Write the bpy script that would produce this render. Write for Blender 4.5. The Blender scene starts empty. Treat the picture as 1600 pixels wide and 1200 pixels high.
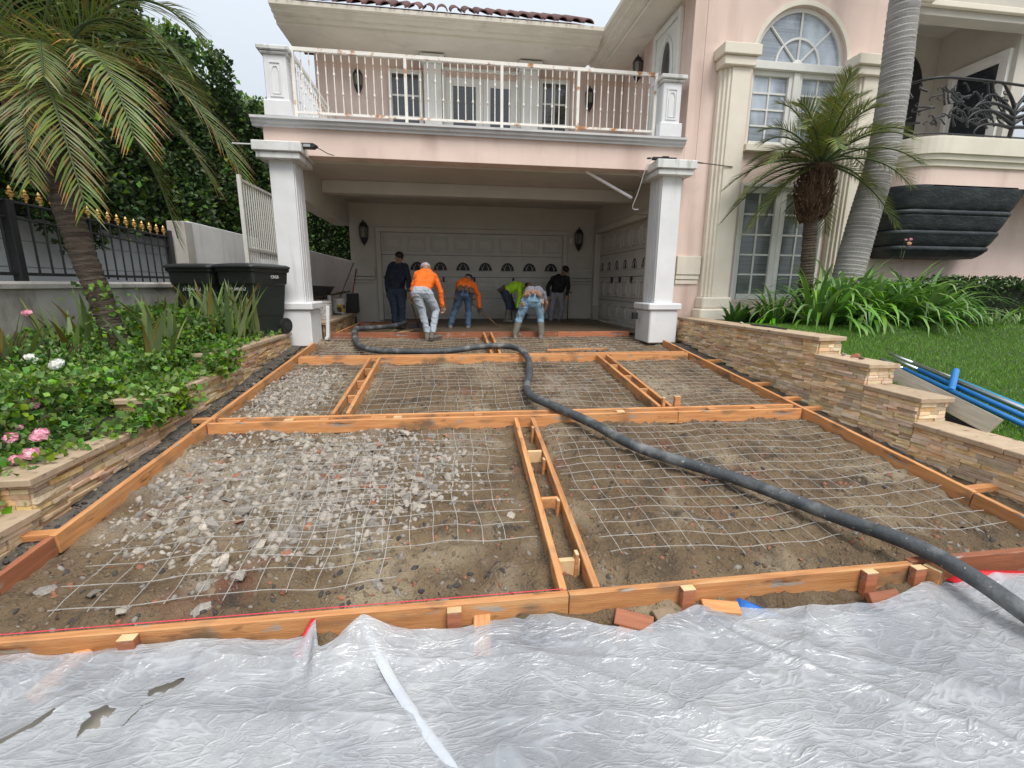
import bpy, bmesh, math, random
import numpy as np
from mathutils import Vector, Matrix
random.seed(7); RNG = np.random.default_rng(11)
SC = bpy.context.scene
COL = SC.collection
R_ = math.radians
# ------------------------------------------------------------------ camera, sky, sun, exposure
cam_d = bpy.data.cameras.new('camera'); cam = bpy.data.objects.new('camera', cam_d); COL.objects.link(cam)
cam_d.sensor_fit = 'HORIZONTAL'; cam_d.sensor_width = 36.0; cam_d.lens = 36.0 * 722 / 1600
cam_d.clip_start = 0.05; cam_d.clip_end = 2000
def cam_axes(yaw, pitch, roll):
    sy, cy, sp, cp, sr, cr = math.sin(yaw), math.cos(yaw), math.sin(pitch), math.cos(pitch), math.sin(roll), math.cos(roll)
    fwd = Vector((sy*cp, cy*cp, -sp)); right = Vector((cy, -sy, 0)); down = fwd.cross(right)
    return cr*right + sr*down, -sr*right + cr*down, fwd
_r, _d, _f = cam_axes(R_(7.89), R_(12.1), R_(-0.4445))
m = Matrix.Identity(4)
for i in range(3):
    m[i][0] = _r[i]; m[i][1] = -_d[i]; m[i][2] = -_f[i]
m[2][3] = 0.92
cam.matrix_world = m
SC.camera = cam
SUN_EL, SUN_AZ = R_(56), R_(158)          # high soft sun behind the camera's right shoulder, veiled by cloud
W = bpy.data.worlds.new('World'); SC.world = W; W.use_nodes = True
wn = W.node_tree; wn.nodes.clear()
o_ = wn.nodes.new('ShaderNodeOutputWorld'); bg = wn.nodes.new('ShaderNodeBackground'); sk = wn.nodes.new('ShaderNodeTexSky')
sk.sky_type = 'NISHITA'; sk.sun_disc = False; sk.sun_elevation = SUN_EL; sk.sun_rotation = SUN_AZ
sk.air_density = 1.0; sk.dust_density = 4.0; sk.ozone_density = 1.0
hs = wn.nodes.new('ShaderNodeHueSaturation'); hs.inputs['Saturation'].default_value = 0.3
mxw = wn.nodes.new('ShaderNodeMix'); mxw.data_type = 'RGBA'; mxw.inputs[0].default_value = 0.75
# CIE overcast layer: zenith three times as bright as the horizon, all round
tcw = wn.nodes.new("ShaderNodeTexCoord"); sxw = wn.nodes.new("ShaderNodeSeparateXYZ"); mrw = wn.nodes.new("ShaderNodeMapRange"); mrw.inputs[3].default_value = 0.333; mrw.inputs[4].default_value = 1.0
vsw = wn.nodes.new("ShaderNodeVectorMath"); vsw.operation = "SCALE"; vsw.inputs[0].default_value = (12.0, 13.2, 14.6)
wn.links.new(tcw.outputs["Generated"], sxw.inputs[0]); wn.links.new(sxw.outputs["Z"], mrw.inputs[0]); wn.links.new(mrw.outputs[0], vsw.inputs["Scale"]); wn.links.new(vsw.outputs[0], mxw.inputs[7])
bg.inputs['Strength'].default_value = 0.09
wn.links.new(sk.outputs[0], hs.inputs['Color']); wn.links.new(hs.outputs[0], mxw.inputs[6])
wn.links.new(mxw.outputs[2], bg.inputs['Color']); wn.links.new(bg.outputs[0], o_.inputs['Surface'])
sl = bpy.data.lights.new('sun', 'SUN'); sl.energy = 1.9; sl.angle = R_(25); sl.color = (1.0, 0.96, 0.9)
so = bpy.data.objects.new('sun', sl); COL.objects.link(so)
_sd = Vector((math.sin(SUN_AZ)*math.cos(SUN_EL), math.cos(SUN_AZ)*math.cos(SUN_EL), math.sin(SUN_EL)))
so.rotation_euler = _sd.to_track_quat('Z', 'Y').to_euler(); so.location = (0, 0, 30)
SC.view_settings.view_transform = 'Standard'; SC.view_settings.look = 'None'
SC.view_settings.exposure = 0.55; SC.view_settings.gamma = 1; SC.view_settings.use_curve_mapping = False
SC.render.engine = 'CYCLES'

# ------------------------------------------------------------------ helpers
def tag(o, label=None, cat=None, group=None, kind=None):
    if label: o['label'] = label
    if cat: o['category'] = cat
    if group: o['group'] = group
    if kind: o['kind'] = kind
    return o
def empty(name, loc=(0, 0, 0), rz=0, parent=None):
    o = bpy.data.objects.new(name, None); COL.objects.link(o); o.location = loc; o.rotation_euler = (0, 0, rz)
    o.empty_display_size = 0.2
    if parent: o.parent = parent
    return o
def link(name, me, mat=None, parent=None, smooth=False, bevel=0):
    if mat is not None:
        for mm in (mat if isinstance(mat, (list, tuple)) else [mat]): me.materials.append(mm)
    o = bpy.data.objects.new(name, me); COL.objects.link(o)
    if parent: o.parent = parent
    if smooth and len(me.polygons): me.polygons.foreach_set('use_smooth', [True]*len(me.polygons))
    if bevel:
        b = o.modifiers.new('bevel', 'BEVEL'); b.width = bevel; b.segments = 1; b.limit_method = 'ANGLE'
    return o
def np_mesh(name, V, F):
    """V (n,3), F (m,k) arrays -> mesh"""
    V = np.asarray(V, np.float32); F = np.asarray(F, np.int32)
    me = bpy.data.meshes.new(name); k = F.shape[1]
    me.vertices.add(len(V)); me.vertices.foreach_set('co', V.ravel())
    me.loops.add(F.size); me.loops.foreach_set('vertex_index', F.ravel())
    me.polygons.add(len(F)); me.polygons.foreach_set('loop_start', np.arange(0, F.size, k, dtype=np.int32))
    me.update(calc_edges=True); me.validate(); return me
class MB:
    def __init__(s): s.v = []; s.f = []
    def box(s, x0, x1, y0, y1, z0, z1):
        b = len(s.v)
        s.v += [(x0,y0,z0),(x1,y0,z0),(x1,y1,z0),(x0,y1,z0),(x0,y0,z1),(x1,y0,z1),(x1,y1,z1),(x0,y1,z1)]
        s.f += [tuple(b+i for i in q) for q in ((0,3,2,1),(4,5,6,7),(0,1,5,4),(1,2,6,5),(2,3,7,6),(3,0,4,7))]
        return s
    def prism(s, pts, axis, a0, a1):
        """pts: closed 2D outline; axis 'x': pts=(y,z); 'y': pts=(x,z); 'z': pts=(x,y)"""
        b = len(s.v); n = len(pts)
        for a in (a0, a1):
            for p in pts:
                s.v.append((a,p[0],p[1]) if axis == 'x' else (p[0],a,p[1]) if axis == 'y' else (p[0],p[1],a))
        s.f.append(tuple(range(b, b+n))); s.f.append(tuple(range(b+2*n-1, b+n-1, -1)))
        for i in range(n):
            j = (i+1) % n; s.f.append((b+i, b+n+i, b+n+j, b+j))
        return s
    def tube(s, pts, r, n=8, cap=True):
        pts = [Vector(p) for p in pts]; rr = r if isinstance(r, (list, tuple)) else [r]*len(pts)
        b = len(s.v); up = None
        for i, p in enumerate(pts):
            t = (pts[min(i+1, len(pts)-1)] - pts[max(i-1, 0)]).normalized()
            if up is None: up = t.orthogonal().normalized()
            up = (up - t*up.dot(t)).normalized(); sd = t.cross(up)
            for k in range(n):
                a = 2*math.pi*k/n; s.v.append(tuple(p + (up*math.cos(a) + sd*math.sin(a))*rr[i]))
        for i in range(len(pts)-1):
            for k in range(n):
                k2 = (k+1) % n; s.f.append((b+i*n+k, b+i*n+k2, b+(i+1)*n+k2, b+(i+1)*n+k))
        if cap:
            s.f.append(tuple(b+k for k in range(n))[::-1]); s.f.append(tuple(b+(len(pts)-1)*n+k for k in range(n)))
        return s
    def lathe(s, prof, n=20, c=(0, 0), cap=True):
        b = len(s.v)
        for r, z in prof:
            for k in range(n):
                a = 2*math.pi*k/n; s.v.append((c[0]+r*math.cos(a), c[1]+r*math.sin(a), z))
        for i in range(len(prof)-1):
            for k in range(n):
                k2 = (k+1) % n; s.f.append((b+i*n+k, b+i*n+k2, b+(i+1)*n+k2, b+(i+1)*n+k))
        if cap:
            s.f.append(tuple(b+k for k in range(n))[::-1]); s.f.append(tuple(b+(len(prof)-1)*n+k for k in range(n)))
        return s
    def ell(s, c, r, n=10, mrot=None):
        b = len(s.v); h = n//2
        for i in range(h+1):
            ph = math.pi*i/h
            for k in range(n):
                a = 2*math.pi*k/n; p = Vector((r[0]*math.sin(ph)*math.cos(a), r[1]*math.sin(ph)*math.sin(a), r[2]*math.cos(ph)))
                if mrot: p = mrot @ p
                s.v.append((c[0]+p.x, c[1]+p.y, c[2]+p.z))
        for i in range(h):
            for k in range(n):
                k2 = (k+1) % n; s.f.append((b+i*n+k, b+(i+1)*n+k, b+(i+1)*n+k2, b+i*n+k2))
        return s
    def face(s, pts):
        b = len(s.v); s.v += [tuple(p) for p in pts]; s.f.append(tuple(range(b, b+len(pts)))); return s
    def build(s, name, mat, parent=None, smooth=False, bevel=0):
        me = bpy.data.meshes.new(name); me.from_pydata(s.v, [], s.f); me.validate()
        bm = bmesh.new(); bm.from_mesh(me); bmesh.ops.remove_doubles(bm, verts=bm.verts, dist=1e-6); bmesh.ops.recalc_face_normals(bm, faces=bm.faces); bm.to_mesh(me); bm.free()
        return link(name, me, mat, parent, smooth, bevel)
def B(name, mat, parent, *a, bevel=0.004): return MB().box(*a).build(name, mat, parent, bevel=bevel)
def thing(o, label, cat, group=None): return tag(o, label, cat, group)

# numpy value noise
_perm = RNG.random((256, 256)).astype(np.float64)
def vnoise(x, y):
    x = np.asarray(x, float); y = np.asarray(y, float)
    xi = np.floor(x).astype(int); yi = np.floor(y).astype(int); fx = x-xi; fy = y-yi
    fx = fx*fx*(3-2*fx); fy = fy*fy*(3-2*fy)
    g = lambda i, j: _perm[i & 255, j & 255]
    return (g(xi,yi)*(1-fx)+g(xi+1,yi)*fx)*(1-fy) + (g(xi,yi+1)*(1-fx)+g(xi+1,yi+1)*fx)*fy
def fbm(x, y, o=4):
    t = 0; a = .5
    for i in range(o): t = t + a*(vnoise(x*2**i+17*i, y*2**i+31*i)-.5); a *= .5
    return t
# ------------------------------------------------------------------ materials
def mat(name, col, rough=0.7, col2=None, scale=6, stretch=(1,1,1), bump=0.15, bscale=60, bdist=0.01, metal=0, spec=0.4, rnd=0.0, detail=6, contrast=(0.3, 0.7), alpha=None, trans=0, extra=None, huernd=0, sss=0, island=False, wave=None):
    mt = bpy.data.materials.new(name); mt.use_nodes = True; nt = mt.node_tree; N = nt.nodes; Lk = nt.links
    bs = N['Principled BSDF']; bs.inputs['Roughness'].default_value = rough; bs.inputs['Metallic'].default_value = metal
    bs.inputs['Specular IOR Level'].default_value = spec
    tc = N.new('ShaderNodeTexCoord'); mp = N.new('ShaderNodeMapping'); mp.inputs['Scale'].default_value = stretch
    Lk.new(tc.outputs['Object'], mp.inputs['Vector'])
    src = mp.outputs['Vector']
    if rnd or huernd:
        oi = N.new('ShaderNodeObjectInfo'); rs = oi.outputs['Random']
        if island: rs = N.new('ShaderNodeNewGeometry').outputs['Random Per Island']
        ad = N.new('ShaderNodeVectorMath'); ad.operation = 'ADD'
        ml = N.new('ShaderNodeMath'); ml.operation = 'MULTIPLY'; ml.inputs[1].default_value = 37.0
        Lk.new(rs, ml.inputs[0]); Lk.new(src, ad.inputs[0]); Lk.new(ml.outputs[0], ad.inputs[1]); src = ad.outputs[0]
    nz = N.new('ShaderNodeTexNoise'); nz.inputs['Scale'].default_value = scale; nz.inputs['Detail'].default_value = detail; nz.inputs['Roughness'].default_value = .6
    Lk.new(src, nz.inputs['Vector'])
    mr = N.new('ShaderNodeMapRange'); mr.inputs[1].default_value = contrast[0]; mr.inputs[2].default_value = contrast[1]
    Lk.new(nz.outputs['Fac'], mr.inputs[0])
    mx = N.new('ShaderNodeMix'); mx.data_type = 'RGBA'
    c2 = col2 or tuple(c*0.8 for c in col)
    mx.inputs[6].default_value = (*col, 1); mx.inputs[7].default_value = (*c2, 1)
    Lk.new(mr.outputs[0], mx.inputs[0]); out = mx.outputs[2]
    if rnd or huernd:
        hsv = N.new('ShaderNodeHueSaturation')
        m1 = N.new('ShaderNodeMapRange'); m1.inputs[3].default_value = 1-rnd; m1.inputs[4].default_value = 1+rnd
        Lk.new(rs, m1.inputs[0]); Lk.new(m1.outputs[0], hsv.inputs['Value'])
        if huernd:
            wn_ = N.new('ShaderNodeTexWhiteNoise'); wn_.noise_dimensions = '1D'; Lk.new(rs, wn_.inputs['W'])
            m2 = N.new('ShaderNodeMapRange'); m2.inputs[3].default_value = .5-huernd; m2.inputs[4].default_value = .5+huernd
            m3 = N.new('ShaderNodeMapRange'); m3.inputs[3].default_value = .72; m3.inputs[4].default_value = 1.2
            Lk.new(wn_.outputs['Value'], m2.inputs[0]); Lk.new(m2.outputs[0], hsv.inputs['Hue'])
            sp_ = N.new('ShaderNodeSeparateColor'); Lk.new(wn_.outputs['Color'], sp_.inputs[0]); Lk.new(sp_.outputs[1], m3.inputs[0]); Lk.new(m3.outputs[0], hsv.inputs['Saturation'])
        Lk.new(out, hsv.inputs['Color']); out = hsv.outputs[0]
    if extra:   # list of (colour, scale, lo, hi, stretch) stains
        for (c, s_, lo, hi, st) in extra:
            mp2 = N.new('ShaderNodeMapping'); mp2.inputs['Scale'].default_value = st; Lk.new(tc.outputs['Object'], mp2.inputs['Vector'])
            n2 = N.new('ShaderNodeTexNoise'); n2.inputs['Scale'].default_value = s_; n2.inputs['Detail'].default_value = 7; Lk.new(mp2.outputs[0], n2.inputs['Vector'])
            r2 = N.new('ShaderNodeMapRange'); r2.inputs[1].default_value = lo; r2.inputs[2].default_value = hi; Lk.new(n2.outputs['Fac'], r2.inputs[0])
            x2 = N.new('ShaderNodeMix'); x2.data_type = 'RGBA'; x2.inputs[7].default_value = (*c, 1)
            Lk.new(r2.outputs[0], x2.inputs[0]); Lk.new(out, x2.inputs[6]); out = x2.outputs[2]
    Lk.new(out, bs.inputs['Base Color'])
    if bump:
        nb = N.new('ShaderNodeTexNoise'); nb.inputs['Scale'].default_value = bscale; nb.inputs['Detail'].default_value = 5; Lk.new(src, nb.inputs['Vector'])
        bp = N.new('ShaderNodeBump'); bp.inputs['Strength'].default_value = bump; bp.inputs['Distance'].default_value = bdist
        Lk.new(nb.outputs['Fac'], bp.inputs['Height']); Lk.new(bp.outputs[0], bs.inputs['Normal'])
    if trans:
        tr = N.new('ShaderNodeBsdfTranslucent'); Lk.new(out, tr.inputs['Color']); ms = N.new('ShaderNodeMixShader'); ms.inputs[0].default_value = trans
        Lk.new(bs.outputs[0], ms.inputs[1]); Lk.new(tr.outputs[0], ms.inputs[2]); Lk.new(ms.outputs[0], N['Material Output'].inputs['Surface'])
    return mt
V3 = (1, 1, .12)      # vertical streak stretch
M = {}
M['pink'] = mat('pink_stucco', (.77,.605,.525), .85, (.69,.535,.465), 1.3, bump=.35, bscale=140, bdist=.006, extra=[((.50,.37,.31), 2.2, .52, .8, V3), ((.82,.66,.58), .9, .55, .75, (1,1,1))])
M['cream'] = mat('cream_stucco', (.80,.735,.62), .8, (.70,.635,.53), 1.6, bump=.25, bscale=120, bdist=.004, extra=[((.50,.45,.37), 3, .58, .95, V3)])
M['white'] = mat('white_stucco', (.78,.78,.78), .75, (.68,.68,.68), 2.2, bump=.25, bscale=90, bdist=.005, extra=[((.45,.43,.40), 4, .58, .9, V3)])
M['capw'] = mat('weathered_white_trim', (.74,.74,.72), .75, (.6,.6,.57), 3, bump=.25, bscale=90, extra=[((.16,.15,.13), 6, .56, .8, (1,1,.3))])
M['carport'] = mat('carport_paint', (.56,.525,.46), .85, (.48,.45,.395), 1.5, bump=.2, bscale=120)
M['gdoor'] = mat('garage_door_paint', (.56,.53,.475), .55, (.48,.455,.41), 2, bump=.05)
M['trim'] = mat('window_trim_paint', (.78,.77,.72), .5, (.68,.67,.62), 3, bump=.06)
M['rail'] = mat('rusty_white_rail', (.80,.76,.69), .5, (.72,.68,.62), 5, bump=.1, extra=[((.42,.17,.05), 6, .57, .66, (1,1,1))])
M['ledge'] = mat('grey_ledge_paint', (.60,.60,.60), .6, (.5,.5,.5), 2.5, bump=.15, extra=[((.3,.28,.26), 4, .6, .85, (1,1,1))])
def glass_mat(name, col, rough=.06):
    return mat(name, col, rough, tuple(c*.55 for c in col), 2.2, (.5,1,24), bump=.05, bscale=1.5, bdist=.03, spec=1.0, extra=[(tuple(min(1, c*1.9) for c in col), 1.1, .56, .72, (1,1,.5))])
M['glass'] = glass_mat('dark_window_glass', (.035,.04,.045))
M['doorglass'] = mat('dark_door_glass', (.012,.012,.013), .3, bump=0, spec=.2)
M['blind'] = glass_mat('glass_over_blinds', (.33,.37,.42), .08)
M['lowglass'] = glass_mat('glass_over_grey_blinds', (.16,.18,.18), .12)
M['dark'] = mat('dark_slot', (.05,.045,.04), .8, bump=0)
M['black'] = mat('black_iron', (.018,.018,.02), .45, (.03,.03,.032), 20, bump=.1)
M['bplast'] = mat('black_plastic', (.02,.02,.022), .4, (.03,.03,.03), 20, bump=.05)
M['tile'] = mat('dark_clay_tile', (.16,.06,.045), .8, (.07,.035,.03), 6, bump=.3, rnd=.3)
M['planter'] = mat('black_bronze', (.022,.026,.03), .55, (.055,.065,.07), 4, bump=.35, bscale=14, bdist=.03, stretch=(1,1,2.2), contrast=(.45,.75))
M['lampglass'] = mat('smoky_lamp_glass', (.22,.2,.16), .15, (.1,.09,.07), 10, bump=.1, spec=.7)
# ------------------------------------------------------------------ ground sheets
gm = mat('dry_ground', (.17,.14,.10), .95, (.10,.085,.06), .8, bump=.4, bscale=12, bdist=.05)
g = B('ground', gm, None, -400, 400, -300, 500, -1.6, -1.5, bevel=0); tag(g, kind='structure')
# ------------------------------------------------------------------ house
house = empty('house', (0.8, 10.0, 0))
tag(house, 'two storey pink stucco house with cream trim, carport and balcony', 'house')
def H(o):                       # parent keeping world coordinates
    o.parent = house; o.matrix_parent_inverse = house.matrix_world.inverted() if False else Matrix.Translation((-0.8, -10.0, 0)); return o
def HB(name, mt, *a, bevel=.006): return H(B(name, mt, None, *a, bevel=bevel))
def HM(name, mt, mb, **k): return H(mb.build(name, mt, None, **k))
def sub(parent, name, mt, mb, **k):
    """sub-part of a house part; both keep world coordinates (the part sits at the origin of its mesh)"""
    o = mb.build(name, mt, None, **k); o.parent = parent; return o
YF, YC = 8.72, 8.47
# carport beam, soffit, cross beam
HB('carport_beam', M['pink'], -2.93, 4.378, YF, YF+.3, 3.0, 3.43)
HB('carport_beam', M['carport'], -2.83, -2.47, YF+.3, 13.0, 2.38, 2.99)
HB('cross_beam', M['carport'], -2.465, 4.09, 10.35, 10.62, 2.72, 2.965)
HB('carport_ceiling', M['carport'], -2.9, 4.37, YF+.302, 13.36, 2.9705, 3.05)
HB('balcony_floor', M['ledge'], -2.9, 4.37, YF+.01, 12.5, 3.3, 3.5)
# garage back wall with door opening, and side wall with door opening
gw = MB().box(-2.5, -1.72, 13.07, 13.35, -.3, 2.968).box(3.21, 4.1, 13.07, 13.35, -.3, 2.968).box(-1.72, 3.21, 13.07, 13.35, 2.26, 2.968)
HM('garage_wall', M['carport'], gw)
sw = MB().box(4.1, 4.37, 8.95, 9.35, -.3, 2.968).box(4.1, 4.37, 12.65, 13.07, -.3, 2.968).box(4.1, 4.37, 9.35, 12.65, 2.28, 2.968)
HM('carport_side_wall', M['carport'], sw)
for (x0, x1) in ((-2.5, -1.9), (3.4, 4.08)):       # wainscot mouldings on the back wall
    HM('wall_moulding', M['carport'], MB().box(x0, x1, 12.99, 13.068, 1.12, 1.36).box(x0, x1-.02, 13.01, 13.068, 1.03, 1.1).box(x0, x1-.04, 13.03, 13.068, .95, 1.01), bevel=.006)
def door_casing(mb): return mb
HM('door_casing', M['carport'], MB().box(-1.84, -1.72, 13.0, 13.068, -.05, 2.26).box(3.21, 3.33, 13.0, 13.068, -.05, 2.26).box(-1.84, 3.33, 13.0, 13.068, 2.261, 2.38), bevel=.01)
HM('door_casing', M['carport'], MB().box(4.02, 4.098, 12.65, 12.8, -.05, 2.28).box(4.02, 4.098, 9.2, 9.35, -.05, 2.28).box(4.02, 4.098, 9.2, 12.8, 2.281, 2.42), bevel=.01)
def garage_door(o, u, w, h, ncol, label):
    """door in local frame: u along width (unit Vector), n = outward; each panel and window its own sub-part"""
    n = Vector((u.y, -u.x, 0))
    fr = Matrix(((u.x, n.x, 0, o[0]), (u.y, n.y, 0, o[1]), (0, 0, 1, o[2]), (0, 0, 0, 1)))
    d = MB().box(0, w, -.05, 0, 0, h).build('garage_door', M['gdoor']); d.matrix_world = fr; d.parent = house
    d.matrix_parent_inverse = Matrix.Translation((-.8, -10, 0)); d['label'] = label
    rows = 4; rh = h/rows; cw = w/ncol
    pm = None; wm = None; gmh = None
    for r in range(rows):
        for c in range(ncol):
            x = (c+.5)*cw; z = (r+.5)*rh
            if r != 2:
                if pm is None:
                    b = MB(); a, e = cw*.38, rh*.34
                    
                    for (xa, xb, za, zb__) in ((-a, a, e-.03, e), (-a, a, -e, -e+.03), (-a, -a+.03, -e+.03, e-.03), (a-.03, a, -e+.03, e-.03)): b.box(xa, xb, .001, .022, za, zb__)
                    b.box(-a+.075, a-.075, .001, .020, -e+.075, e-.075)
                    p = b.build('panel', M['gdoor'], bevel=.008); pm = p.data
                else:
                    p = link('panel', pm, None, None); bb = p.modifiers.new('bevel', 'BEVEL'); bb.width = .008; bb.segments = 1
                p.location = (x, 0, z); p.parent = d
            elif 0 <= c:
                if wm is None:
                    b = MB(); hw, hh = cw*.30, rh*.2
                    arc = [(hw*math.cos(t), -hh+2*hh*math.sin(t)) for t in np.linspace(0, math.pi, 13)]
                    b.prism([(p_[0], p_[1]) for p_ in arc], 'y', .002, .008)
                    p = b.build('window', M['doorglass']); wm = p.data
                    b = MB()
                    for k in (-.45, .45):      # fan tracery
                        for t0, t1 in ((k, k+.55), (k, k-.55)):
                            pts = []
                            for q in np.linspace(0, 1, 5):
                                xx = hw*(t0+(t1-t0)*q*q); zz = -hh+2*hh*q
                                if (xx/hw)**2+((zz+hh)/(2*hh))**2 <= 1.0: pts.append((xx, .012, zz))
                            if len(pts) > 1: b.tube(pts, .0065, 4)
                    b.tube([(p_[0]*1.03, .012, p_[1]*1.02) for p_ in arc] + [(hw*1.03, .012, -hh)], .010, 4)
                    p2 = b.build('tracery', M['gdoor']); gmh = p2.data
                else:
                    p = link('window', wm); p2 = link('tracery', gmh)
                for q in (p, p2): q.location = (x, 0, z); q.parent = d
    for r in range(1, rows):
        q = MB().box(0, w, .0005, .003, r*rh-.006, r*rh+.006).build('section_joint', M['black']); q.parent = d
    for xx in (w*.33, w*.5, w*.72):
        q = MB().box(xx-.025, xx+.025, .004, .05, h*.44, h*.5).build('handle', M['black'], bevel=.006); q.parent = d
    return d
garage_door((-1.72, 13.14, -.02), Vector((1, 0, 0)), 4.93, 2.28, 8, 'wide double garage door with arched windows')
garage_door((4.16, 12.65, -.02), Vector((0, -1, 0)), 3.3, 2.3, 6, 'side garage door in the carport wall')
# columns
def column(cx, w, dep, name):
    x0, x1 = cx-w/2, cx+w/2; y0, y1 = YC, YC+dep
    b = MB()
    prof = [(x0+.012, y0), (x1-.012, y0), (x1-.012, y0+.05)]
    # shaft with two flutes on both side faces
    def side(x, s):
        ys = [y0+.05, y0+.05, y0+.13, y0+.13, y0+.17, y0+.17, y0+.25, y0+.25, y0+.29, y0+.29, y1]
        xs = [0, .012, .012, -.012, -.012, .012, .012, -.012, -.012, .012, .012]
        return [(x+s*(xx), yy) for xx, yy in zip(xs, ys)]
    R = side(x1-.012, 1); L_ = side(x0+.012, -1)[::-1]
    outline = [(x0+.012, y0), (x1-.012, y0)] + R + L_
    sh = HM('column', M['white'], MB().prism(outline, 'z', .6, 2.86))
    sub(sh, 'capital', M['capw'], MB().box(cx-.33, cx+.33, y0-.13, y1+.13, 2.855, 2.955).box(cx-.37, cx+.37, y0-.17, y1+.17, 2.957, 3.105), bevel=.012)
    sub(sh, 'base', M['white'], MB().box(cx-.28, cx+.28, y0-.07, y1+.1, -.16, .47).box(cx-.33, cx+.33, y0-.11, y1+.13, .472, .6), bevel=.02)
    return sh
column(-2.62, .39, .5, 'column'); column(4.075, .39, .5, 'column')
# cornice ledge along the front and the left side of the balcony
lp = [(0, 3.41), (-.06, 3.41), (-.06, 3.44), (-.10, 3.46), (-.10, 3.5), (-.14, 3.51), (-.14, 3.545), (.12, 3.545), (.12, 3.431), (0, 3.431)]
HM('cornice', M['ledge'], MB().prism([(YF+a, z) for a, z in lp], 'x', -3.07, 4.36))
HM('cornice', M['ledge'], MB().prism([(-2.93+a, z) for a, z in lp], 'y', YF+.125, 12.5))
# balcony piers
for cx in (-2.63, 4.03):
    p = HM('balcony_pier', M['white'], MB().box(cx-.17, cx+.17, 8.63, 8.97, 3.546, 4.44), bevel=.012)
    sub(p, 'cap', M['capw'], MB().box(cx-.21, cx+.21, 8.59, 9.01, 4.441, 4.48).box(cx-.24, cx+.24, 8.56, 9.04, 4.482, 4.55), bevel=.012)
    sub(p, 'plinth', M['white'], MB().box(cx-.21, cx+.21, 8.59, 9.01, 3.547, 3.78), bevel=.01)
    pn = MB()
    for (x0, x1, z0, z1) in ((-.10, -.075, 3.86, 4.32), (.075, .10, 3.86, 4.32), (-.10, .10, 3.835, 3.86), (-.10, .10, 4.32, 4.345)):
        pn.box(cx+x0, cx+x1, 8.617, 8.632, z0, z1)
    pn.tube([(cx-.055, 8.625, 3.88), (cx-.055, 8.625, 4.2), (cx-.03, 8.625, 4.27), (cx+.03, 8.625, 4.27), (cx+.055, 8.625, 4.2), (cx+.055, 8.625, 3.88), (cx-.055, 8.625, 3.88)], .008, 4)
    sub(p, 'panel_moulding', M['white'], pn)
# upper storey
HB('rear_wing', M['pink'], -2.5, 4.4, 13.37, 22, -.3, 6.2)
HB('upper_wall', M['pink'], -2.84, 4.378, 12.1, 12.4, 3.5, 5.99)
HB('upper_side_wall', M['pink'], 4.38, 4.62, YF+.002, 12.4, 2.9, 7.2)
def window(name, x0, x1, z0, z1, y, nx, nz, glass, fw=.07, mun=.022, label=None, dep=.05, fmat=None):
    fm = fmat or M['trim']
    f = MB().box(x0, x0+fw, y-dep, y, z0, z1).box(x1-fw, x1, y-dep, y, z0, z1).box(x0+fw, x1-fw, y-dep, y, z1-fw, z1).box(x0+fw, x1-fw, y-dep, y, z0, z0+fw)
    w = HM(name, fm, f, bevel=.006)
    if label: w['label'] = label
    ax0, ax1, az0, az1 = x0+fw, x1-fw, z0+fw, z1-fw
    cw, ch = (ax1-ax0)/nx, (az1-az0)/nz
    for i in range(nx):
        for j in range(nz):
            sub(w, 'pane', glass, MB().box(ax0+i*cw, ax0+(i+1)*cw, y-.018, y-.008, az0+j*ch, az0+(j+1)*ch))
    for i in range(1, nx): sub(w, 'muntin', fm, MB().box(ax0+i*cw-mun/2, ax0+i*cw+mun/2, y-.04, y-.019, az0, az1))
    for j in range(1, nz): sub(w, 'muntin', fm, MB().box(ax0, ax1, y-.038, y-.0185, az0+j*ch-mun/2, az0+j*ch+mun/2))
    return w
window('window', -1.25, -.47, 3.75, 5.72, 12.1, 2, 4, M['glass'], .09, .04)
window('window', 2.27, 3.02, 3.75, 5.72, 12.1, 2, 4, M['glass'], .09, .04)
window('french_door', .06, .93, 3.52, 5.62, 12.1, 1, 1, M['glass'], .17, .04)
window('french_door', .935, 1.75, 3.52, 5.62, 12.1, 1, 1, M['glass'], .17, .04)
HM('door_casing', M['trim'], MB().box(-.01, .058, 12.03, 12.098, 3.52, 5.75).box(1.752, 1.82, 12.03, 12.098, 3.52, 5.75).box(-.01, 1.82, 12.03, 12.098, 5.751, 5.82), bevel=.008)
for x0 in (-.41, 1.83):
    p = HM('pilaster', M['trim'], MB().box(x0-.02, x0+.38, 11.80, 12.098, 3.52, 5.78), bevel=.01)
    sub(p, 'capital', M['trim'], MB().box(x0-.06, x0+.42, 11.75, 12.097, 5.781, 5.86).box(x0-.09, x0+.45, 11.71, 12.097, 5.862, 5.94), bevel=.01)
# side door with oval light
d = HM('side_door', M['trim'], MB().box(4.30, 4.379, 9.12, 9.22, 3.5, 5.9).box(4.30, 4.379, 10.18, 10.28, 3.5, 5.9).box(4.30, 4.379, 9.22, 10.18, 5.8, 5.9).box(4.345, 4.379, 9.22, 10.18, 3.5, 5.8), bevel=.01)
d['label'] = 'white panelled door with an oval light'
sub(d, 'oval_light', M['glass'], MB().ell((4.335, 9.7, 5.05), (.016, .17, .52), 20))
sub(d, 'panel_moulding', M['trim'], MB().tube([(4.335, 9.7+.3*math.sin(t)*(1 if abs(math.cos(t)) < .8 else .8), 4.95+.72*math.cos(t)) for t in np.linspace(0, 2*math.pi, 25)], .022, 5))
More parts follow.
